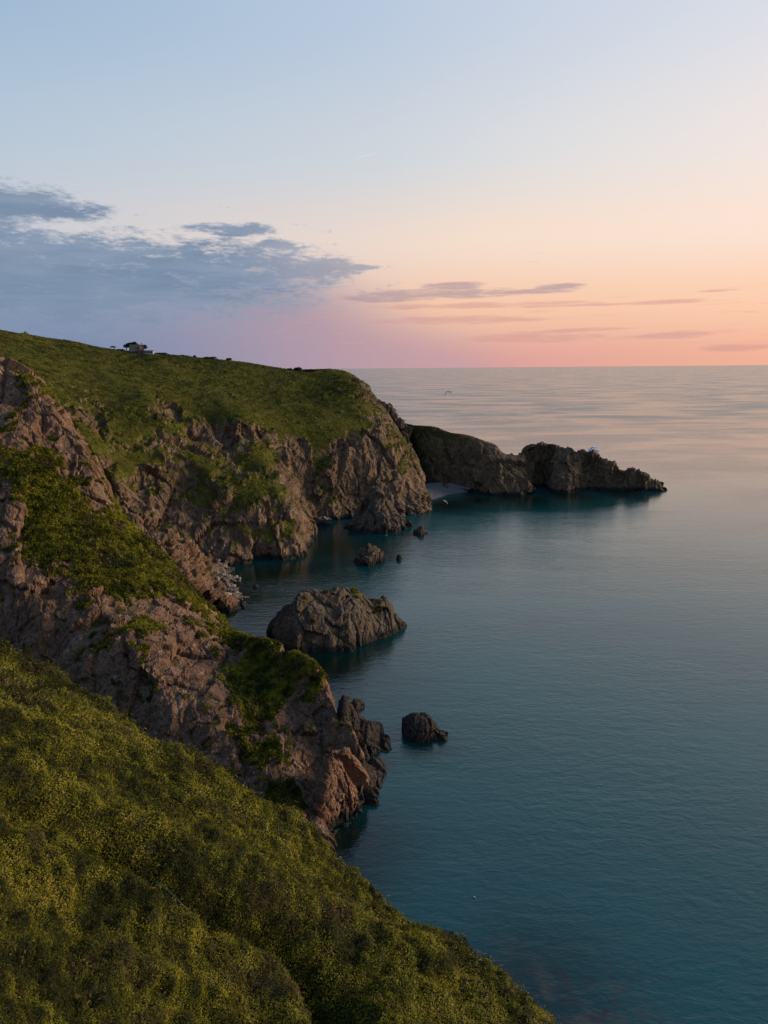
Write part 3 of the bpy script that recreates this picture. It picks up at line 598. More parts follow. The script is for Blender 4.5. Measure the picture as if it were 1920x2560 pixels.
# ------------------------------------------------------------------ ground cover
tag(scatter('undergrowth', [surf['fg']], 1000000, .13, M_leaf, lift=.14, size_d=.0030, seed=801, box=(-1000, 2300, 600, 3400), flat=.85), 'yellow green ivy and bracken covering the foreground slope', None, None, 'stuff')
tag(scatter('bracken', [surf['fg']], 45000, .13, M_frond, lift=.28, size_d=.0046, seed=811, flat=.2, aspect=.34, stretch=1.4), 'taller bracken fronds and dead stems standing out of the foreground ivy', None, None, 'stuff')
tag(scatter('ivy', [surf['spur']], 380000, .35, M_leaf2, lift=.3, vmin=.18, size_d=.0030, seed=802, flat=.6), 'olive ivy and gorse on the brown cliff', None, None, 'stuff')
tag(scatter('heath', [surf['hill'], surf['head']] , 330000, .6, M_leaf3, lift=.10, vmin=.2, size_d=.0024, seed=803, flat=1.7, ts=2.6), 'green bracken and heath on the far hill and headland', None, None, 'stuff')
tag(scatter('turf', [surf[k] for k in surf if k.startswith('sea_stack') and k != 'sea_stack550'], 9000, .4, M_leaf2, lift=.3, vmin=.45, size_d=.0028, seed=804, flat=.6), 'tufts of grass on the tops of the islets', None, None, 'stuff')

# ------------------------------------------------------------------ sea
def sea():
    xs = np.concatenate([-np.geomspace(90000, 160, 60), np.arange(-150, 320, 2.5), np.geomspace(330, 90000, 60)])
    ys = np.concatenate([-np.geomspace(20000, 60, 20), np.arange(-50, 520, 2.5), np.geomspace(530, 90000, 90)])
    X, Y = np.meshgrid(xs, ys); V = np.stack([X, Y, X * 0], -1).reshape(-1, 3)
    sh = np.zeros(len(V)); wd = np.zeros(len(V))
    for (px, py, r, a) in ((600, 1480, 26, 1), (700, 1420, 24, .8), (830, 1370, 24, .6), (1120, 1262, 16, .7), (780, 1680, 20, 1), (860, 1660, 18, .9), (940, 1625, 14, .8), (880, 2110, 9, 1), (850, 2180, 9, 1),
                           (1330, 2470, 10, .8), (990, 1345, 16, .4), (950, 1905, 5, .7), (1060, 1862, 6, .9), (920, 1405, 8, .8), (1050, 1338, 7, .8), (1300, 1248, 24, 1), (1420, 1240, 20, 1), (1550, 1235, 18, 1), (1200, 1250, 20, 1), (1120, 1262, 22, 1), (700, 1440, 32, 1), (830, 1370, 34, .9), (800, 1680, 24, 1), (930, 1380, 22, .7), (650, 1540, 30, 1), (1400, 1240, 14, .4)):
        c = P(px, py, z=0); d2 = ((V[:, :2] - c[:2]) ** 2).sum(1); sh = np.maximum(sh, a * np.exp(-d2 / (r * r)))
    for (px, py, r, a) in ((1380, 2500, 7, 1), (1260, 2400, 3.5, .8), (1440, 2440, 4, .6), (900, 2100, 2, .8), (1500, 2560, 8, .9)):
        c = P(px, py, z=0); d2 = ((V[:, :2] - c[:2]) ** 2).sum(1); wd = np.maximum(wd, a * np.exp(-d2 / (r * r)))
    ny, nx = X.shape; idx = np.arange(ny * nx).reshape(ny, nx)
    Q = np.stack([idx[:-1, :-1], idx[:-1, 1:], idx[1:, 1:], idx[1:, :-1]], -1).reshape(-1, 4)
    m, t, b = material('sea_water')
    pos = t.new('ShaderNodeNewGeometry').outputs['Position']
    big = t.noise(t.scale(pos, .006, .012, 1, (0, 0, .15)), 1.0, 5, .6)
    base = t.mix(t.step(big, .35, .65), (.0010, .045, .049), (.0026, .062, .064))
    base = t.mix(t.attr('cove_reflection_tint'), base, (.0002, .0060, .0034))  # green cove tint, with dark rock reflections painted into the water colour
    # weed and pale sand seen through the shallows
    wn = t.noise(pos, .35, 5, .65); base = t.mix(t.math('MULTIPLY', t.attr('weed'), t.step(wn, .5, .6)), base, (.018, .013, .011))
    wn2 = t.noise(pos, .12, 3, .6); base = t.mix(t.math('MULTIPLY', t.math('MULTIPLY', t.attr('weed'), t.attr('weed')), t.step(wn2, .5, .65)), base, (.045, .045, .035))
    t.put(b.inputs['Base Color'], base)
    b.inputs['IOR'].default_value = 1.5; b.inputs['Specular IOR Level'].default_value = .5
    streak = t.noise(t.scale(pos, .0055, .012, 1, (0, 0, .08)), 1.0, 9, .68, .4)
    sy = t.new('ShaderNodeSeparateXYZ'); t.put(sy.inputs[0], pos); far = t.step(sy.outputs[1], 330, 1100)
    t.put(b.inputs['Roughness'], t.math('ADD', t.step(streak, .40, .60, .09, .16), t.math('MULTIPLY', far, t.step(streak, .38, .62, .08, .15))))
    w1 = t.noise(t.scale(pos, .26, .62, 1, (0, 0, .22)), 1.0, 4, .6, .5)
    w2 = t.noise(t.scale(pos, .75, 1.7, 1, (0, 0, -.25)), 1.0, 3, .6, .3)
    w3 = t.noise(t.scale(pos, .05, .14, 1, (0, 0, .35)), 1.0, 2, .5)
    h = t.math('ADD', t.math('MULTIPLY', w1, .75), t.math('ADD', t.math('MULTIPLY', w2, .28), t.math('MULTIPLY', w3, .7)))
    bp = t.new('ShaderNodeBump'); bp.inputs['Distance'].default_value = 1.0
    t.put(bp.inputs['Strength'], t.math('ADD', t.step(streak, .38, .62, .08, .21), t.math('MULTIPLY', far, t.step(streak, .38, .62, .05, .22)))); t.put(bp.inputs['Height'], h); t.put(b.inputs['Normal'], bp.outputs[0])
    o = mesh_np('sea', V, Q, m, {'cove_reflection_tint': sh, 'weed': wd}, smooth=True); tag(o, 'calm teal sea reflecting the pink sunset', None, None, 'structure')
sea()

# ------------------------------------------------------------------ sky
def lin(c):
    return tuple(((x / 255) / 12.92 if x / 255 <= .04045 else ((x / 255 + .055) / 1.055) ** 2.4) for x in c)
SUN_AZ, SUN_EL = 80.0, 13.0
def world():
    w = bpy.data.worlds.new('World'); sc.world = w; w.use_nodes = True; t = NT(w.node_tree)
    bg = w.node_tree.nodes['Background']
    d = t.new('ShaderNodeTexCoord').outputs['Generated']; sp = t.new('ShaderNodeSeparateXYZ'); t.put(sp.inputs[0], d)
    az = t.math('MULTIPLY', t.math('ARCTAN2', sp.outputs[0], sp.outputs[1]), 57.29578)
    el = t.math('MULTIPLY', t.math('ARCSINE', sp.outputs[2]), 57.29578)
    A = lambda a: (a + 180) / 360
    azn = t.math('MULTIPLY_ADD', az, 1 / 360, .5)
    def row(*st): return t.ramp(azn, [(A(a), lin(c)) for a, c in st])
    g = (255, 214, 170)
    r0 = row((-180, (150, 158, 185)), (-60, (118, 134, 168)), (-28, (126, 143, 176)), (-12, (146, 150, 176)), (0, (184, 158, 168)), (10, (222, 162, 155)), (28, (240, 178, 152)), (65, (255, 196, 150)), (120, (200, 160, 160)), (180, (150, 158, 185)))
    r1 = row((-180, (158, 170, 196)), (-60, (150, 165, 192)), (-28, (184, 188, 196)), (-8, (220, 192, 180)), (4, (244, 198, 168)), (28, (253, 206, 174)), (65, (255, 214, 175)), (120, (205, 180, 175)), (180, (158, 170, 196)))
    r2 = row((-180, (155, 175, 204)), (-60, (165, 180, 202)), (-28, (202, 205, 212)), (-6, (230, 214, 206)), (8, (246, 222, 204)), (28, (252, 228, 212)), (65, (255, 232, 205)), (120, (200, 190, 195)), (180, (155, 175, 204)))
    r3 = row((-180, (150, 174, 206)), (-60, (150, 175, 204)), (-28, (184, 200, 216)), (0, (208, 214, 220)), (14, (226, 224, 224)), (28, (240, 230, 226)), (65, (250, 240, 232)), (120, (185, 190, 205)), (180, (150, 174, 206)))
    r4 = row((-180, (148, 176, 210)), (-60, (130, 163, 200)), (-28, (156, 184, 211)), (0, (186, 202, 222)), (28, (216, 221, 232)), (65, (222, 225, 235)), (120, (170, 185, 210)), (180, (148, 176, 210)))
    zen = lin((118, 152, 200))
    c = t.mix(t.step(el, 0, 5), r0, r1); c = t.mix(t.step(el, 4, 10), c, r2); c = t.mix(t.step(el, 9, 16), c, r3); c = t.mix(t.step(el, 14, 25), c, r4); c = t.mix(t.step(el, 24, 52), c, zen)
    # sky noise coordinates: azimuth and elevation, streaky sideways
    comb = t.new('ShaderNodeCombineXYZ'); t.put(comb.inputs[0], az); t.put(comb.inputs[1], t.math('MULTIPLY', el, 3.4))
    v = comb.outputs[0]
    n = t.noise(v, .36, 9, .6, .3); nf = t.noise(v, 1.5, 6, .6)
    nlow = t.noise(t.scale(v, 1, 2.2, 1, (0, 0, 0)), .10, 4, .6)
    nn = t.math('ADD', t.math('MULTIPLY', t.math('SUBTRACT', n, .5), 2.7), t.math('MULTIPLY', t.math('SUBTRACT', nf, .5), 1.7))
    def ell(px, py, rx, ry, tilt=0):
        a0, e0 = azel(px, py); a1, _ = azel(px + rx, py); _, e1 = azel(px, py - ry); ra, re = abs(a1 - a0), abs(e1 - e0)
        x = t.math('MULTIPLY_ADD', az, 1 / ra, -a0 / ra); ee = el
        if tilt: ee = t.math('ADD', el, t.math('MULTIPLY', t.math('SUBTRACT', az, a0), -tilt))
        y = t.math('MULTIPLY_ADD', ee, 1 / re, -e0 / re)
        return t.math('SUBTRACT', 1.0, t.math('ADD', t.math('MULTIPLY', x, x), t.math('MULTIPLY', y, y)))
    def field(es):
        f = None
        for e in es:
            x = ell(*e); f = x if f is None else t.math('MAXIMUM', f, x)
        return t.math('MAXIMUM', f, -2.5)
    # main blue grey bank on the left
    f = field([(0, 510, 230, 62), (150, 525, 150, 30), (-120, 560, 200, 70), (170, 710, 700, 140), (560, 674, 330, 84), (60, 640, 640, 80), (800, 672, 120, 36), (590, 575, 120, 20), (690, 610, 60, 14), (900, 668, 50, 9)])
    m1 = t.step(t.math('ADD', f, nn), -.2, .75)
    bank = t.mix(t.step(nlow, .3, .7), lin((117, 138, 164)), lin((136, 154, 178)))
    bank = t.mix(t.math('MULTIPLY', t.step(az, -14, 2), .5), bank, lin((165, 160, 172)))
    bank = t.mix(t.math('MULTIPLY', t.step(t.math('ADD', f, nn), .9, .1), .45), bank, lin((168, 178, 192)))
    # smooth mauve haze under the bank
    hz = t.math('MULTIPLY', t.step(t.math('ADD', el, t.math('MULTIPLY', t.math('SUBTRACT', nlow, .5), 2.0)), 9.5, 6.5), t.step(t.math('ADD', az, t.math('MULTIPLY', el, 1.9)), 15, 0))
    hcol = t.mix(t.step(az, -26, 8), lin((122, 140, 172)), lin((198, 158, 164)))
    hcol = t.mix(t.math('MULTIPLY', t.step(el, 3, 7), .5), hcol, lin((128, 145, 172)))
    c = t.mix(t.math('MULTIPLY', hz, .92), c, hcol)
    pk = t.math('MULTIPLY', t.step(t.noise(t.scale(v, .35, 1.8, 1), .55, 6, .6), .56, .72), t.math('MULTIPLY', t.step(el, 6.5, 4.5), t.math('MULTIPLY', t.step(el, .5, 2), t.step(az, -18, 2))))
    c = t.mix(t.math('MULTIPLY', pk, .4), c, lin((240, 158, 150)))
    c = t.mix(t.math('MULTIPLY', m1, t.math('MULTIPLY', t.step(el, 2.5, 7, .35, .96), t.step(az, 0, -14, .72, 1.0))), c, bank)
    # thin streaks to the right
    v2 = t.scale(v, .6, 1.6, 1); n2 = t.noise(v2, .55, 8, .62, .2)
    nn2 = t.math('MULTIPLY', t.math('SUBTRACT', n2, .5), 3.2)
    f2 = field([(1090, 735, 260, 15), (1130, 716, 90, 13), (1395, 718, 70, 13), (1330, 729, 130, 7), (950, 745, 120, 12)])
    c = t.mix(t.math('MULTIPLY', t.step(t.math('ADD', f2, nn2), -.2, 1.0), .72), c, lin((176, 152, 160)))
    f3 = field([(1180, 764, 330, 9), (1430, 764, 260, 3.5), (1660, 755, 150, 7), (1800, 726, 70, 4), (1430, 826, 170, 6, .02), (1330, 845, 190, 13), (1680, 838, 190, 11, .03), (1150, 800, 260, 12), (1850, 868, 110, 12)])
    c = t.mix(t.math('MULTIPLY', t.step(t.math('ADD', f3, nn2), -.2, 1.1), .48), c, lin((204, 148, 148)))
    f4 = field([(560, 518, 30, 5), (750, 562, 32, 5), (820, 578, 24, 7), (960, 668, 38, 6), (1345, 634, 24, 5), (1335, 655, 26, 4), (345, 537, 30, 5), (835, 610, 34, 7)])
    nn = t.math('MULTIPLY', t.math('SUBTRACT', t.noise(v, 2.6, 6, .7), .58), 6.0)
    c = t.mix(t.math('MULTIPLY', t.step(t.math('ADD', f4, nn), .2, 1.2), .5), c, lin((160, 162, 178)))
    # faint contrail
    f5 = field([(915, 389, 32, 1.8, .17)])
    c = t.mix(t.math('MULTIPLY', t.step(f5, 0, 1), .35), c, lin((245, 235, 230)))
    # glow round the low sun outside the frame
    sd = Vector((math.sin(math.radians(76)), math.cos(math.radians(76)), .08)).normalized()
    dp = t.new('ShaderNodeVectorMath', operation='DOT_PRODUCT'); t.put(dp.inputs[0], d); dp.inputs[1].default_value = sd
    gl = t.math('POWER', t.math('MAXIMUM', dp.outputs['Value'], 0.0), 40.0)
    c = t.mix(t.math('MULTIPLY', gl, .9), c, (2.2, 1.25, .62), 'ADD') if False else t.mix(gl, c, t.mix(1.0, c, (1.15, .62, .28), 'ADD'))
    c = t.mix(t.step(el, -.2, -3), c, lin((90, 105, 120)))
    t.put(bg.inputs['Color'], c); bg.inputs['Strength'].default_value = 1.0
    w.cycles.sampling_method = 'MANUAL'; w.cycles.sample_map_resolution = 512
world()
sl = bpy.data.lights.new('sun', 'SUN'); so = bpy.data.objects.new('sun', sl); COL.objects.link(so)
sl.energy = 5.0; sl.angle = math.radians(24); sl.color = (1, .77, .50)
dirv = Vector((math.sin(math.radians(SUN_AZ)) * math.cos(math.radians(SUN_EL)), math.cos(math.radians(SUN_AZ)) * math.cos(math.radians(SUN_EL)), math.sin(math.radians(SUN_EL))))
so.rotation_euler = dirv.to_track_quat('Z', 'Y').to_euler(); so.location = (100, 50, 120)

# ------------------------------------------------------------------ small things
def box(cx, cy, cz, sx, sy, sz, V, Fc):
    b = len(V)
    for dz in (-.5, .5):
        for dx, dy in ((-.5, -.5), (.5, -.5), (.5, .5), (-.5, .5)): V.append((cx + dx * sx, cy + dy * sy, cz + dz * sz))
    Fc += [(b, b + 3, b + 2, b + 1), (b + 4, b + 5, b + 6, b + 7)] + [(b + i, b + (i + 1) % 4, b + 4 + (i + 1) % 4, b + 4 + i) for i in range(4)]
def boxes(name, lst, mat, parent):
    V, Fc = [], []
    for q in lst: box(*q, V, Fc)
    return py_mesh(name, V, Fc, mat, parent)
def tube(pts, rads, V, Fc, n=8):
    b = len(V); pts = [Vector(p) for p in pts]
    for i, p in enumerate(pts):
        d = (pts[min(i + 1, len(pts) - 1)] - pts[max(i - 1, 0)]).normalized(); a = d.orthogonal().normalized(); c = d.cross(a)
        for k in range(n):
            t = 2 * math.pi * k / n; V.append(tuple(p + (a * math.cos(t) + c * math.sin(t)) * rads[i]))
    for i in range(len(pts) - 1):
        for k in range(n): Fc.append((b + i * n + k, b + i * n + (k + 1) % n, b + (i + 1) * n + (k + 1) % n, b + (i + 1) * n + k))
    Fc.append(tuple(b + k for k in range(n))[::-1]); Fc.append(tuple(b + (len(pts) - 1) * n + k for k in range(n)))

M_slate = plain('slate', (.026, .025, .028), .8, scale=2); M_tile = plain('red_tile', (.11, .036, .024), .8, scale=2)
M_stone = plain('dark_wall', (.035, .03, .028), .9); M_white = plain('white_paint', (.24, .24, .24), .6, var=.06); M_tan = plain('chimney_stone', (.36, .27, .19), .9)
M_glass = plain('window_glass', (.02, .025, .03), .15, var=.05); M_hull = plain('gelcoat', (.80, .82, .84), .3, var=.03)
M_bark = plain('bark', (.05, .038, .028), .95); M_rail = plain('green_rail', (.008, .055, .045), .5, var=.1); M_bird = plain('gull_feather', (.62, .62, .60), .8, var=.1)
M_birdg = plain('gull_grey', (.34, .34, .34), .8, var=.1); M_beak = plain('gull_beak', (.5, .3, .05), .5); M_navy = plain('navy_paint', (.02, .04, .08), .4)
M_tree = leaf_material('tree_leaf', [(0, (.012, .018, .007)), (.5, (.024, .032, .010)), (1, (.045, .050, .015))])

# house on the skyline
hp = P(343, 884, Y=366); H = empty('house', (hp[0], hp[1], hp[2] - .3), math.radians(24))
tag(H, 'dark slate roofed cottage on the green skyline among wind bent trees', 'house')
py_mesh('wall', [(-3.2, -2.6, -1), (3.2, -2.6, -1), (3.2, 2.6, -1), (-3.2, 2.6, -1), (-3.2, -2.6, 1.5), (3.2, -2.6, 1.5), (3.2, 2.6, 1.5), (-3.2, 2.6, 1.5), (-3.2, 0, 4.6), (3.2, 0, 4.6)],
        [(0, 1, 5, 4), (1, 2, 6, 9, 5), (2, 3, 7, 6), (3, 0, 4, 8, 7), (4, 5, 9, 8), (6, 7, 8, 9)], M_stone, H)
def roof_slab(x0, x1, y0, z0, y1, z1, th=.16):
    return [(x0, y0, z0), (x1, y0, z0), (x1, y1, z1), (x0, y1, z1), (x0, y0, z0 + th), (x1, y0, z0 + th), (x1, y1, z1 + th), (x0, y1, z1 + th)]
BF = [(0, 3, 2, 1), (4, 5, 6, 7), (0, 1, 5, 4), (1, 2, 6, 5), (2, 3, 7, 6), (3, 0, 4, 7)]
V = roof_slab(-3.6, 3.5, -3.2, .9, 0, 4.72) + roof_slab(-3.6, 3.5, 3.2, .9, 0, 4.72)
rf = py_mesh('roof', V, BF + [tuple(i + 8 for i in f) for f in BF], M_slate, H)
boxes('chimney', [(2.6, .2, 5.0, .6, .6, 1.7), (2.6, .2, 5.9, .75, .75, .15)], M_tan, rf)
py_mesh('dormer', [(.3, -1.2, 2.4), (2.3, -1.2, 2.4), (2.3, 0, 4.2), (.3, 0, 4.2), (1.3, -1.3, 3.9), (1.3, 0, 4.3), (.3, -2.3, 2.1), (2.3, -2.3, 2.1), (1.3, -2.3, 3.5)],
        [(6, 7, 8), (6, 8, 5, 3), (8, 7, 2, 5)], M_tile, rf)
py_mesh('porch_gable', [(-.2, -4.6, -1), (3.2, -4.6, -1), (3.2, -2.5, -1), (-.2, -2.5, -1), (-.2, -4.6, .7), (3.2, -4.6, .7), (3.2, -2.5, .7), (-.2, -2.5, .7), (1.5, -4.6, 2.3), (1.5, -2.0, 2.3)],
        [(0, 1, 5, 8, 4), (1, 2, 6, 5), (3, 0, 4, 7), (4, 8, 9, 7), (8, 5, 6, 9)], M_slate, H)
for x in (-2.2, -1.0):
    w = boxes('window', [(x, -2.62, .7, .8, .1, .8)], M_tan, H); boxes('pane', [(x, -2.68, .7, .64, .06, .64)], M_glass, w)
boxes('door', [(1.5, -4.62, -.05, .8, .1, 1.5)], M_navy, H)
ap = P(371, 884, Y=363); AN = empty('outbuilding', (ap[0], ap[1], ap[2]), math.radians(4)); tag(AN, 'low white flat roofed outbuilding beside the dark cottage', 'outbuilding')
boxes('wall', [(0, 1, .4, 4.8, 2.6, 2.0)], M_white, AN); boxes('roof', [(0, 1, 1.5, 5.3, 3.1, .22)], M_slate, AN)
for x in (-1.5, 0, 1.5): boxes('window', [(x, -.31, .65, .9, .06, .7)], M_glass, AN)

def tree(name, label, cat, px, py, Y, h, w, lean=0., crown_h=None, cz=None, n=900, group=None, leaf=.22, hedge=False):
    b = P(px, py, Y=Y); hv = surf['hill']['V']; b[2] = max(b[2], hv[np.argmin((hv[:, 0] - b[0]) ** 2 + (hv[:, 1] - b[1]) ** 2), 2] + .2); T = empty(name, (b[0], b[1], b[2] - .4)); tag(T, label, cat, group); rng = np.random.default_rng(int(px * 7 + py))
    ch = crown_h or h * .6; cz = cz if cz is not None else h - ch / 2 + .5
    if not hedge:
        V, Fc = [], []; tube([(0, 0, -.4), (lean * .3, 0, cz * .5), (lean, 0, cz)], [.09 * h ** .7, .07 * h ** .7, .03 * h ** .7], V, Fc)
        for k in range(5):
            a = k * 1.26; tube([(lean * .5, 0, cz * .65), (lean + math.cos(a) * w * .3, math.sin(a) * w * .3, cz + ch * .15)], [.05, .02], V, Fc, 5)
        py_mesh('trunk', V, Fc, M_bark, T)
    K = 9 if not hedge else int(8 + w); cl = []
    for k in range(K):
        a = rng.random() * 6.28; r = math.sqrt(rng.random()); cl.append((lean + math.cos(a) * r * w * .36, math.sin(a) * r * min(w, 4) * .36, cz + (rng.random() - .5) * ch * .5 * (1 - r * .5)))
    cl = np.array(cl); c = cl[rng.integers(0, K, n)]; d = rng.normal(size=(n, 3)); d /= np.linalg.norm(d, axis=1, keepdims=True)
    R_ = np.array([w * .2, min(w, 4) * .2, ch * .28]); p = c + d * R_ * (.6 + .5 * rng.random((n, 1)))
    nr = d + rng.normal(size=(n, 3)) * .5; nr /= np.linalg.norm(nr, axis=1, keepdims=True); t_ = np.cross(nr, rng.normal(size=(n, 3))); t_ /= np.linalg.norm(t_, axis=1, keepdims=True); bt = np.cross(nr, t_)
    s = leaf * (.6 + .8 * rng.random((n, 1))); q = np.stack([p - t_ * s, p - bt * s * .6, p + t_ * s, p + bt * s * .6], 1).reshape(-1, 3)
    mesh_np('crown' if not hedge else 'foliage', q, np.arange(n * 4).reshape(n, 4), M_tree, {'tint': np.repeat(rng.random(n), 4)}, parent=T)
tree('pine_tree', 'lone wind bent pine on the skyline left of the cottage', 'tree', 289, 875, 366, 2.2, 3.0, lean=-1.1, crown_h=1.1, cz=2.0, n=700, leaf=.16)
tree('pine_tree', 'broad dark tree leaning over the left side of the cottage roof', 'tree', 316, 880, 371, 4.6, 4.6, lean=.8, crown_h=3.6, n=1500)
tree('pine_tree', 'dark wind swept tree spreading above the cottage ridge', 'tree', 330, 878, 372, 4.9, 5.6, lean=1.2, crown_h=2.4, n=1500)
tree('pine_tree', 'dark round tree behind the right end of the cottage', 'tree', 360, 880, 372, 4.2, 3.8, crown_h=3.0, n=1200)
tree('pine_tree', 'pointed dark conifer on the skyline near the seaward end of the hill', 'tree', 746, 928, 381, 3.2, 4.6, crown_h=2.6, cz=1.3, n=1500)
tree('shrub', 'wide low shrub thicket right of the pointed conifer', 'shrub', 775, 931, 380, 1.6, 10, crown_h=1.6, cz=.8, n=1400, hedge=True)
tree('shrub', 'small round shrub just left of the pointed conifer', 'shrub', 724, 926, 381, 1.5, 2.4, crown_h=1.5, cz=.8, n=400, hedge=True)
tree('shrub', 'tall narrow bush standing on the skyline between cottage and hedge', 'shrub', 487, 898, 374, 2.2, 1.7, crown_h=2.0, cz=1.0, n=400, hedge=True)
tree('shrub', 'low flat bush on the skyline nearest right of the outbuilding hedge', 'shrub', 458, 896, 373, 1.1, 2.6, crown_h=1.1, cz=.6, n=350, hedge=True)
tree('hedge', 'long dark hedge on the skyline in the middle of the hill', 'hedge', 528, 903, 376, 1.6, 9, crown_h=1.6, cz=.8, n=1400, hedge=True)
tree('shrub', 'rounded bush at the right end of the skyline hedge', 'shrub', 573, 905, 378, 2.2, 3.4, crown_h=2.0, cz=1.2, n=600, hedge=True)
tree('hedge', 'thin dark hedge running right from the white outbuilding', 'hedge', 402, 888, 368, 1.1, 9, crown_h=1.0, cz=.7, n=1000, hedge=True)
tree('shrub', 'low scrub on the skyline between lone pine and cottage', 'shrub', 302, 878, 368, 1.2, 4.5, crown_h=1.1, cz=.6, n=600, hedge=True)

# motor boat beyond the headland
bp_ = P(1484, 1127, z=0); B = empty('motor_boat', (bp_[0], bp_[1], 0), math.radians(200)); tag(B, 'white motor cruiser half hidden behind the headland crest', 'boat')
V = []; secs = [(-4.6, 1.5, 1.3), (-2.5, 1.75, 1.35), (0, 1.8, 1.5), (2.5, 1.45, 1.75), (4.2, .7, 2.0), (5.2, .06, 2.15)]
for x, hw, zt in secs: V += [(x, -hw, zt), (x, -hw * .85, .2), (x, 0, -.5), (x, hw * .85, .2), (x, hw, zt)]
Fc = [(5 * i + k, 5 * i + k + 1, 5 * i + k + 6, 5 * i + k + 5) for i in range(5) for k in range(4)] + [(5 * i + 4, 5 * i, 5 * i + 5, 5 * i + 9) for i in range(5)] + [(0, 1, 2, 3, 4)]
hl = py_mesh('hull', V, Fc, M_hull, B)
boxes('stripe', [(-.9, -1.8, .95, 6.6, .06, .14), (-.9, 1.8, .95, 6.6, .06, .14)], M_navy, hl)
py_mesh('cabin', [(-2.8, -1.4, 1.4), (3.0, -1.1, 1.6), (3.0, 1.1, 1.6), (-2.8, 1.4, 1.4), (-2.6, -1.2, 3.0), (1.4, -1.0, 3.0), (1.4, 1.0, 3.0), (-2.6, 1.2, 3.0)], BF, M_hull, B)
boxes('window', [(-.7, -1.26, 2.5, 3.4, .1, .55), (-.7, 1.26, 2.5, 3.4, .1, .55)], M_glass, B)
py_mesh('windscreen', [(1.55, -.9, 2.95), (1.55, .9, 2.95), (2.75, .95, 1.95), (2.75, -.95, 1.95)], [(0, 1, 2, 3)], M_glass, B)
boxes('flybridge', [(-.8, 0, 3.15, 4.4, 2.7, .18), (-.8, -1.2, 3.5, 3.4, .08, .55), (-.8, 1.2, 3.5, 3.4, .08, .55), (.9, 0, 3.55, .1, 2.4, .6)], M_hull, B)
V, Fc = [], []; tube([(-2.2, -1, 3.3), (-1.9, -.9, 4.6), (-1.9, .9, 4.6), (-2.2, 1, 3.3)], [.08] * 4, V, Fc); tube([(-1.9, 0, 4.6), (-1.9, 0, 6.2)], [.06, .03], V, Fc); py_mesh('mast', V, Fc, M_hull, B)
V, Fc = [], []; tube([(0, -1.5, 2.3), (3, -1.2, 2.5), (5, 0, 2.8), (3, 1.2, 2.5), (0, 1.5, 2.3)], [.05] * 5, V, Fc); py_mesh('guard_rail', V, Fc, M_hull, B)

# gulls
def gull(label, loc, rz, span, droop=.25, folded=False, group=None, pitch=0.0, mat=None, roll=0.0):
    g = empty('gull', loc, rz); g.rotation_euler = (pitch, roll, rz); tag(g, label, 'gull', group)
    V, Fc = [], []; L = .36 * (span / 1.3)
    tube([(0, -L * .62, .02), (0, -L * .45, .02), (0, -L * .1, 0), (0, L * .22, .01), (0, L * .4, .035), (0, L * .5, .04), (0, L * .58, .035)], [L * k for k in (.03, .09, .19, .17, .10, .09, .03)], V, Fc, 10)
    if not folded:
        for sx in (-1, 1):
            b = len(V); st = [(0, .02, .10, .17), (.25, .09 * 1.2, .14, .15), (.5, .10, .08, .12), (.78, .02, -.06, .08), (1, -.5 * droop - .06, -.22, .015)]
            for u, zz, yy, cdp in st:
                x = sx * u * span / 2; z = zz * span * .6 - droop * u * u * span * .25; y = yy * span * .3
                V += [(x, y + cdp * span * .45, z), (x, y, z + .02), (x, y - cdp * span * .55, z), (x, y, z - .012)]
            for i in range(4):
                for k in range(4): Fc.append((b + 4 * i + k, b + 4 * i + (k + 1) % 4, b + 4 * i + 4 + (k + 1) % 4, b + 4 * i + 4 + k))
            Fc.append((b + 16, b + 17, b + 18, b + 19))
    py_mesh('body', V, Fc, mat or M_bird, g, True)
    V, Fc = [], []; tube([(0, L * .56, .035), (0, L * .72, .02)], [L * .04, L * .01], V, Fc, 6); py_mesh('beak', V, Fc, M_beak, g)
    if folded:
        for sx in (-1, 1):
            V, Fc = [], []; tube([(sx * L * .12, L * .25, .03), (sx * L * .17, 0, .05), (sx * L * .08, -L * .7, .05)], [L * .05, L * .1, L * .015], V, Fc, 6); py_mesh('wing', V, Fc, M_birdg, g, True)
    return g
gull('dark gull gliding above the open sea with drooping wings', P(1125, 980, Y=66), math.radians(-55), 1.3, droop=.6, mat=M_birdg, pitch=math.radians(-6), roll=math.radians(4))
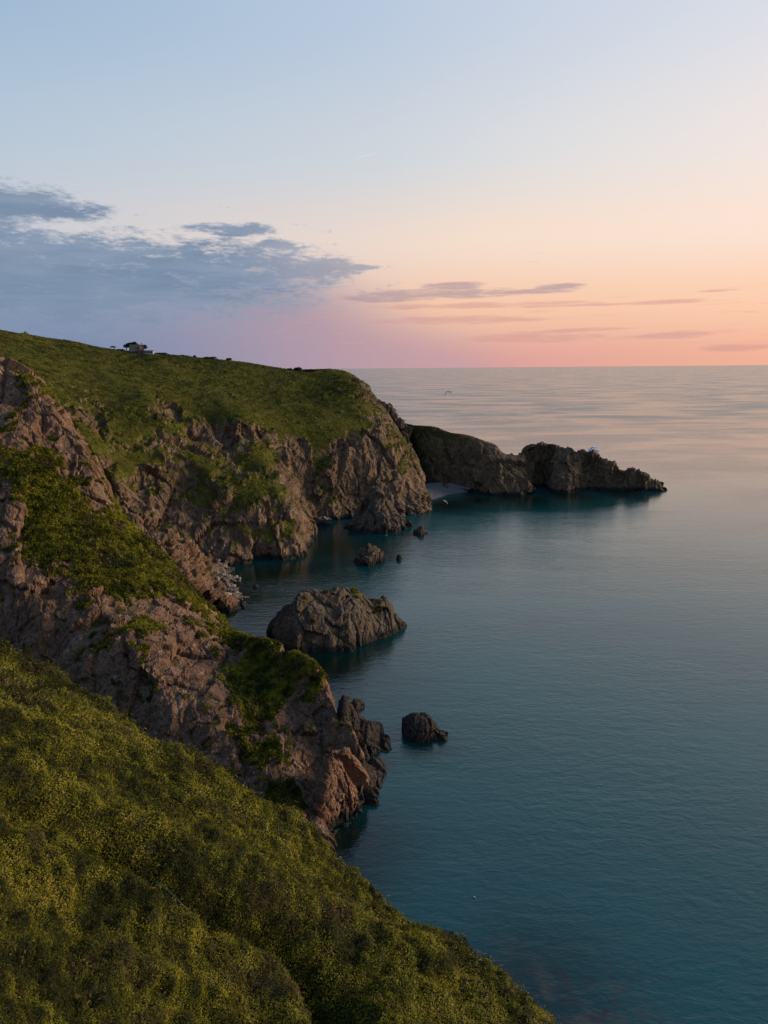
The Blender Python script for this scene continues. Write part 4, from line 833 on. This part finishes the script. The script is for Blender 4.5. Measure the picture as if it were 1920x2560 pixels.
gull('pale gull gliding low before the pebble beach', P(1112, 1253, Y=105), math.radians(140), 1.2, droop=.4, roll=math.radians(-18), mat=M_birdg)
for k, (px, py) in enumerate(((949, 1334), (965, 1338), (790, 1343))):
    q = P(px, py, z=.05); gull('white gull afloat in front of the ribbed grey buttress' if k < 2 else 'white gull afloat by the rock knob in the far cove corner', q, k * 2.0, 1.6, folded=True, group='gulls afloat off the buttress' if k < 2 else None)
q = P(1186, 2243, z=.05); gull('white gull afloat alone on the open water off the foreground slope', q, .8, 1.3, folded=True)
V_ = surf['spur']['V']; px_, py_, _ = project(V_); i_ = np.argmin((px_ - 317) ** 2 + (py_ - 1350) ** 2 + 1e3 * (surf['spur']['N'] @ np.array([0, 1, 0]) > .5)); q = V_[i_]
gull('white gull perched on the ivy covered ledge of the brown spur', (q[0], q[1], q[2] + .5), 1.2, 1.8, folded=True)

# handrail of the sunken path
fx_, fy_, fd_ = project(surf['fg']['V']); k_ = int(np.argmin(((fx_ - 400) ** 2 + (fy_ - 2222) ** 2) / 60 + fd_)); hy = surf['fg']['V'][k_][1] + .9
rp = [P(378, 2200, Y=hy + .1), P(399, 2208, Y=hy), P(438, 2243, Y=hy - .4), P(470, 2276, Y=hy - .8)]
HR = empty('handrail', rp[1] - np.array([0, 0, 1.0])); tag(HR, 'thin green metal handrail in the dark gap between the bushes', 'handrail')
rel = [tuple(p - rp[1] + np.array([0, 0, 1.0])) for p in rp]
V, Fc = [], []; tube(rel, [.02] * 4, V, Fc); py_mesh('rail', V, Fc, M_rail, HR, True)
for r_ in (rel[1], rel[2], rel[3]):
    V, Fc = [], []; tube([(r_[0], r_[1], r_[2] - 1.1), r_], [.022, .022], V, Fc); py_mesh('post', V, Fc, M_rail, HR, True)


sc.view_settings.view_transform = 'Standard'; sc.view_settings.look = 'None'; sc.view_settings.exposure = 0; sc.view_settings.gamma = 1
sc.cycles.max_bounces = 6; sc.cycles.diffuse_bounces = 3; sc.cycles.glossy_bounces = 3; sc.cycles.transmission_bounces = 3
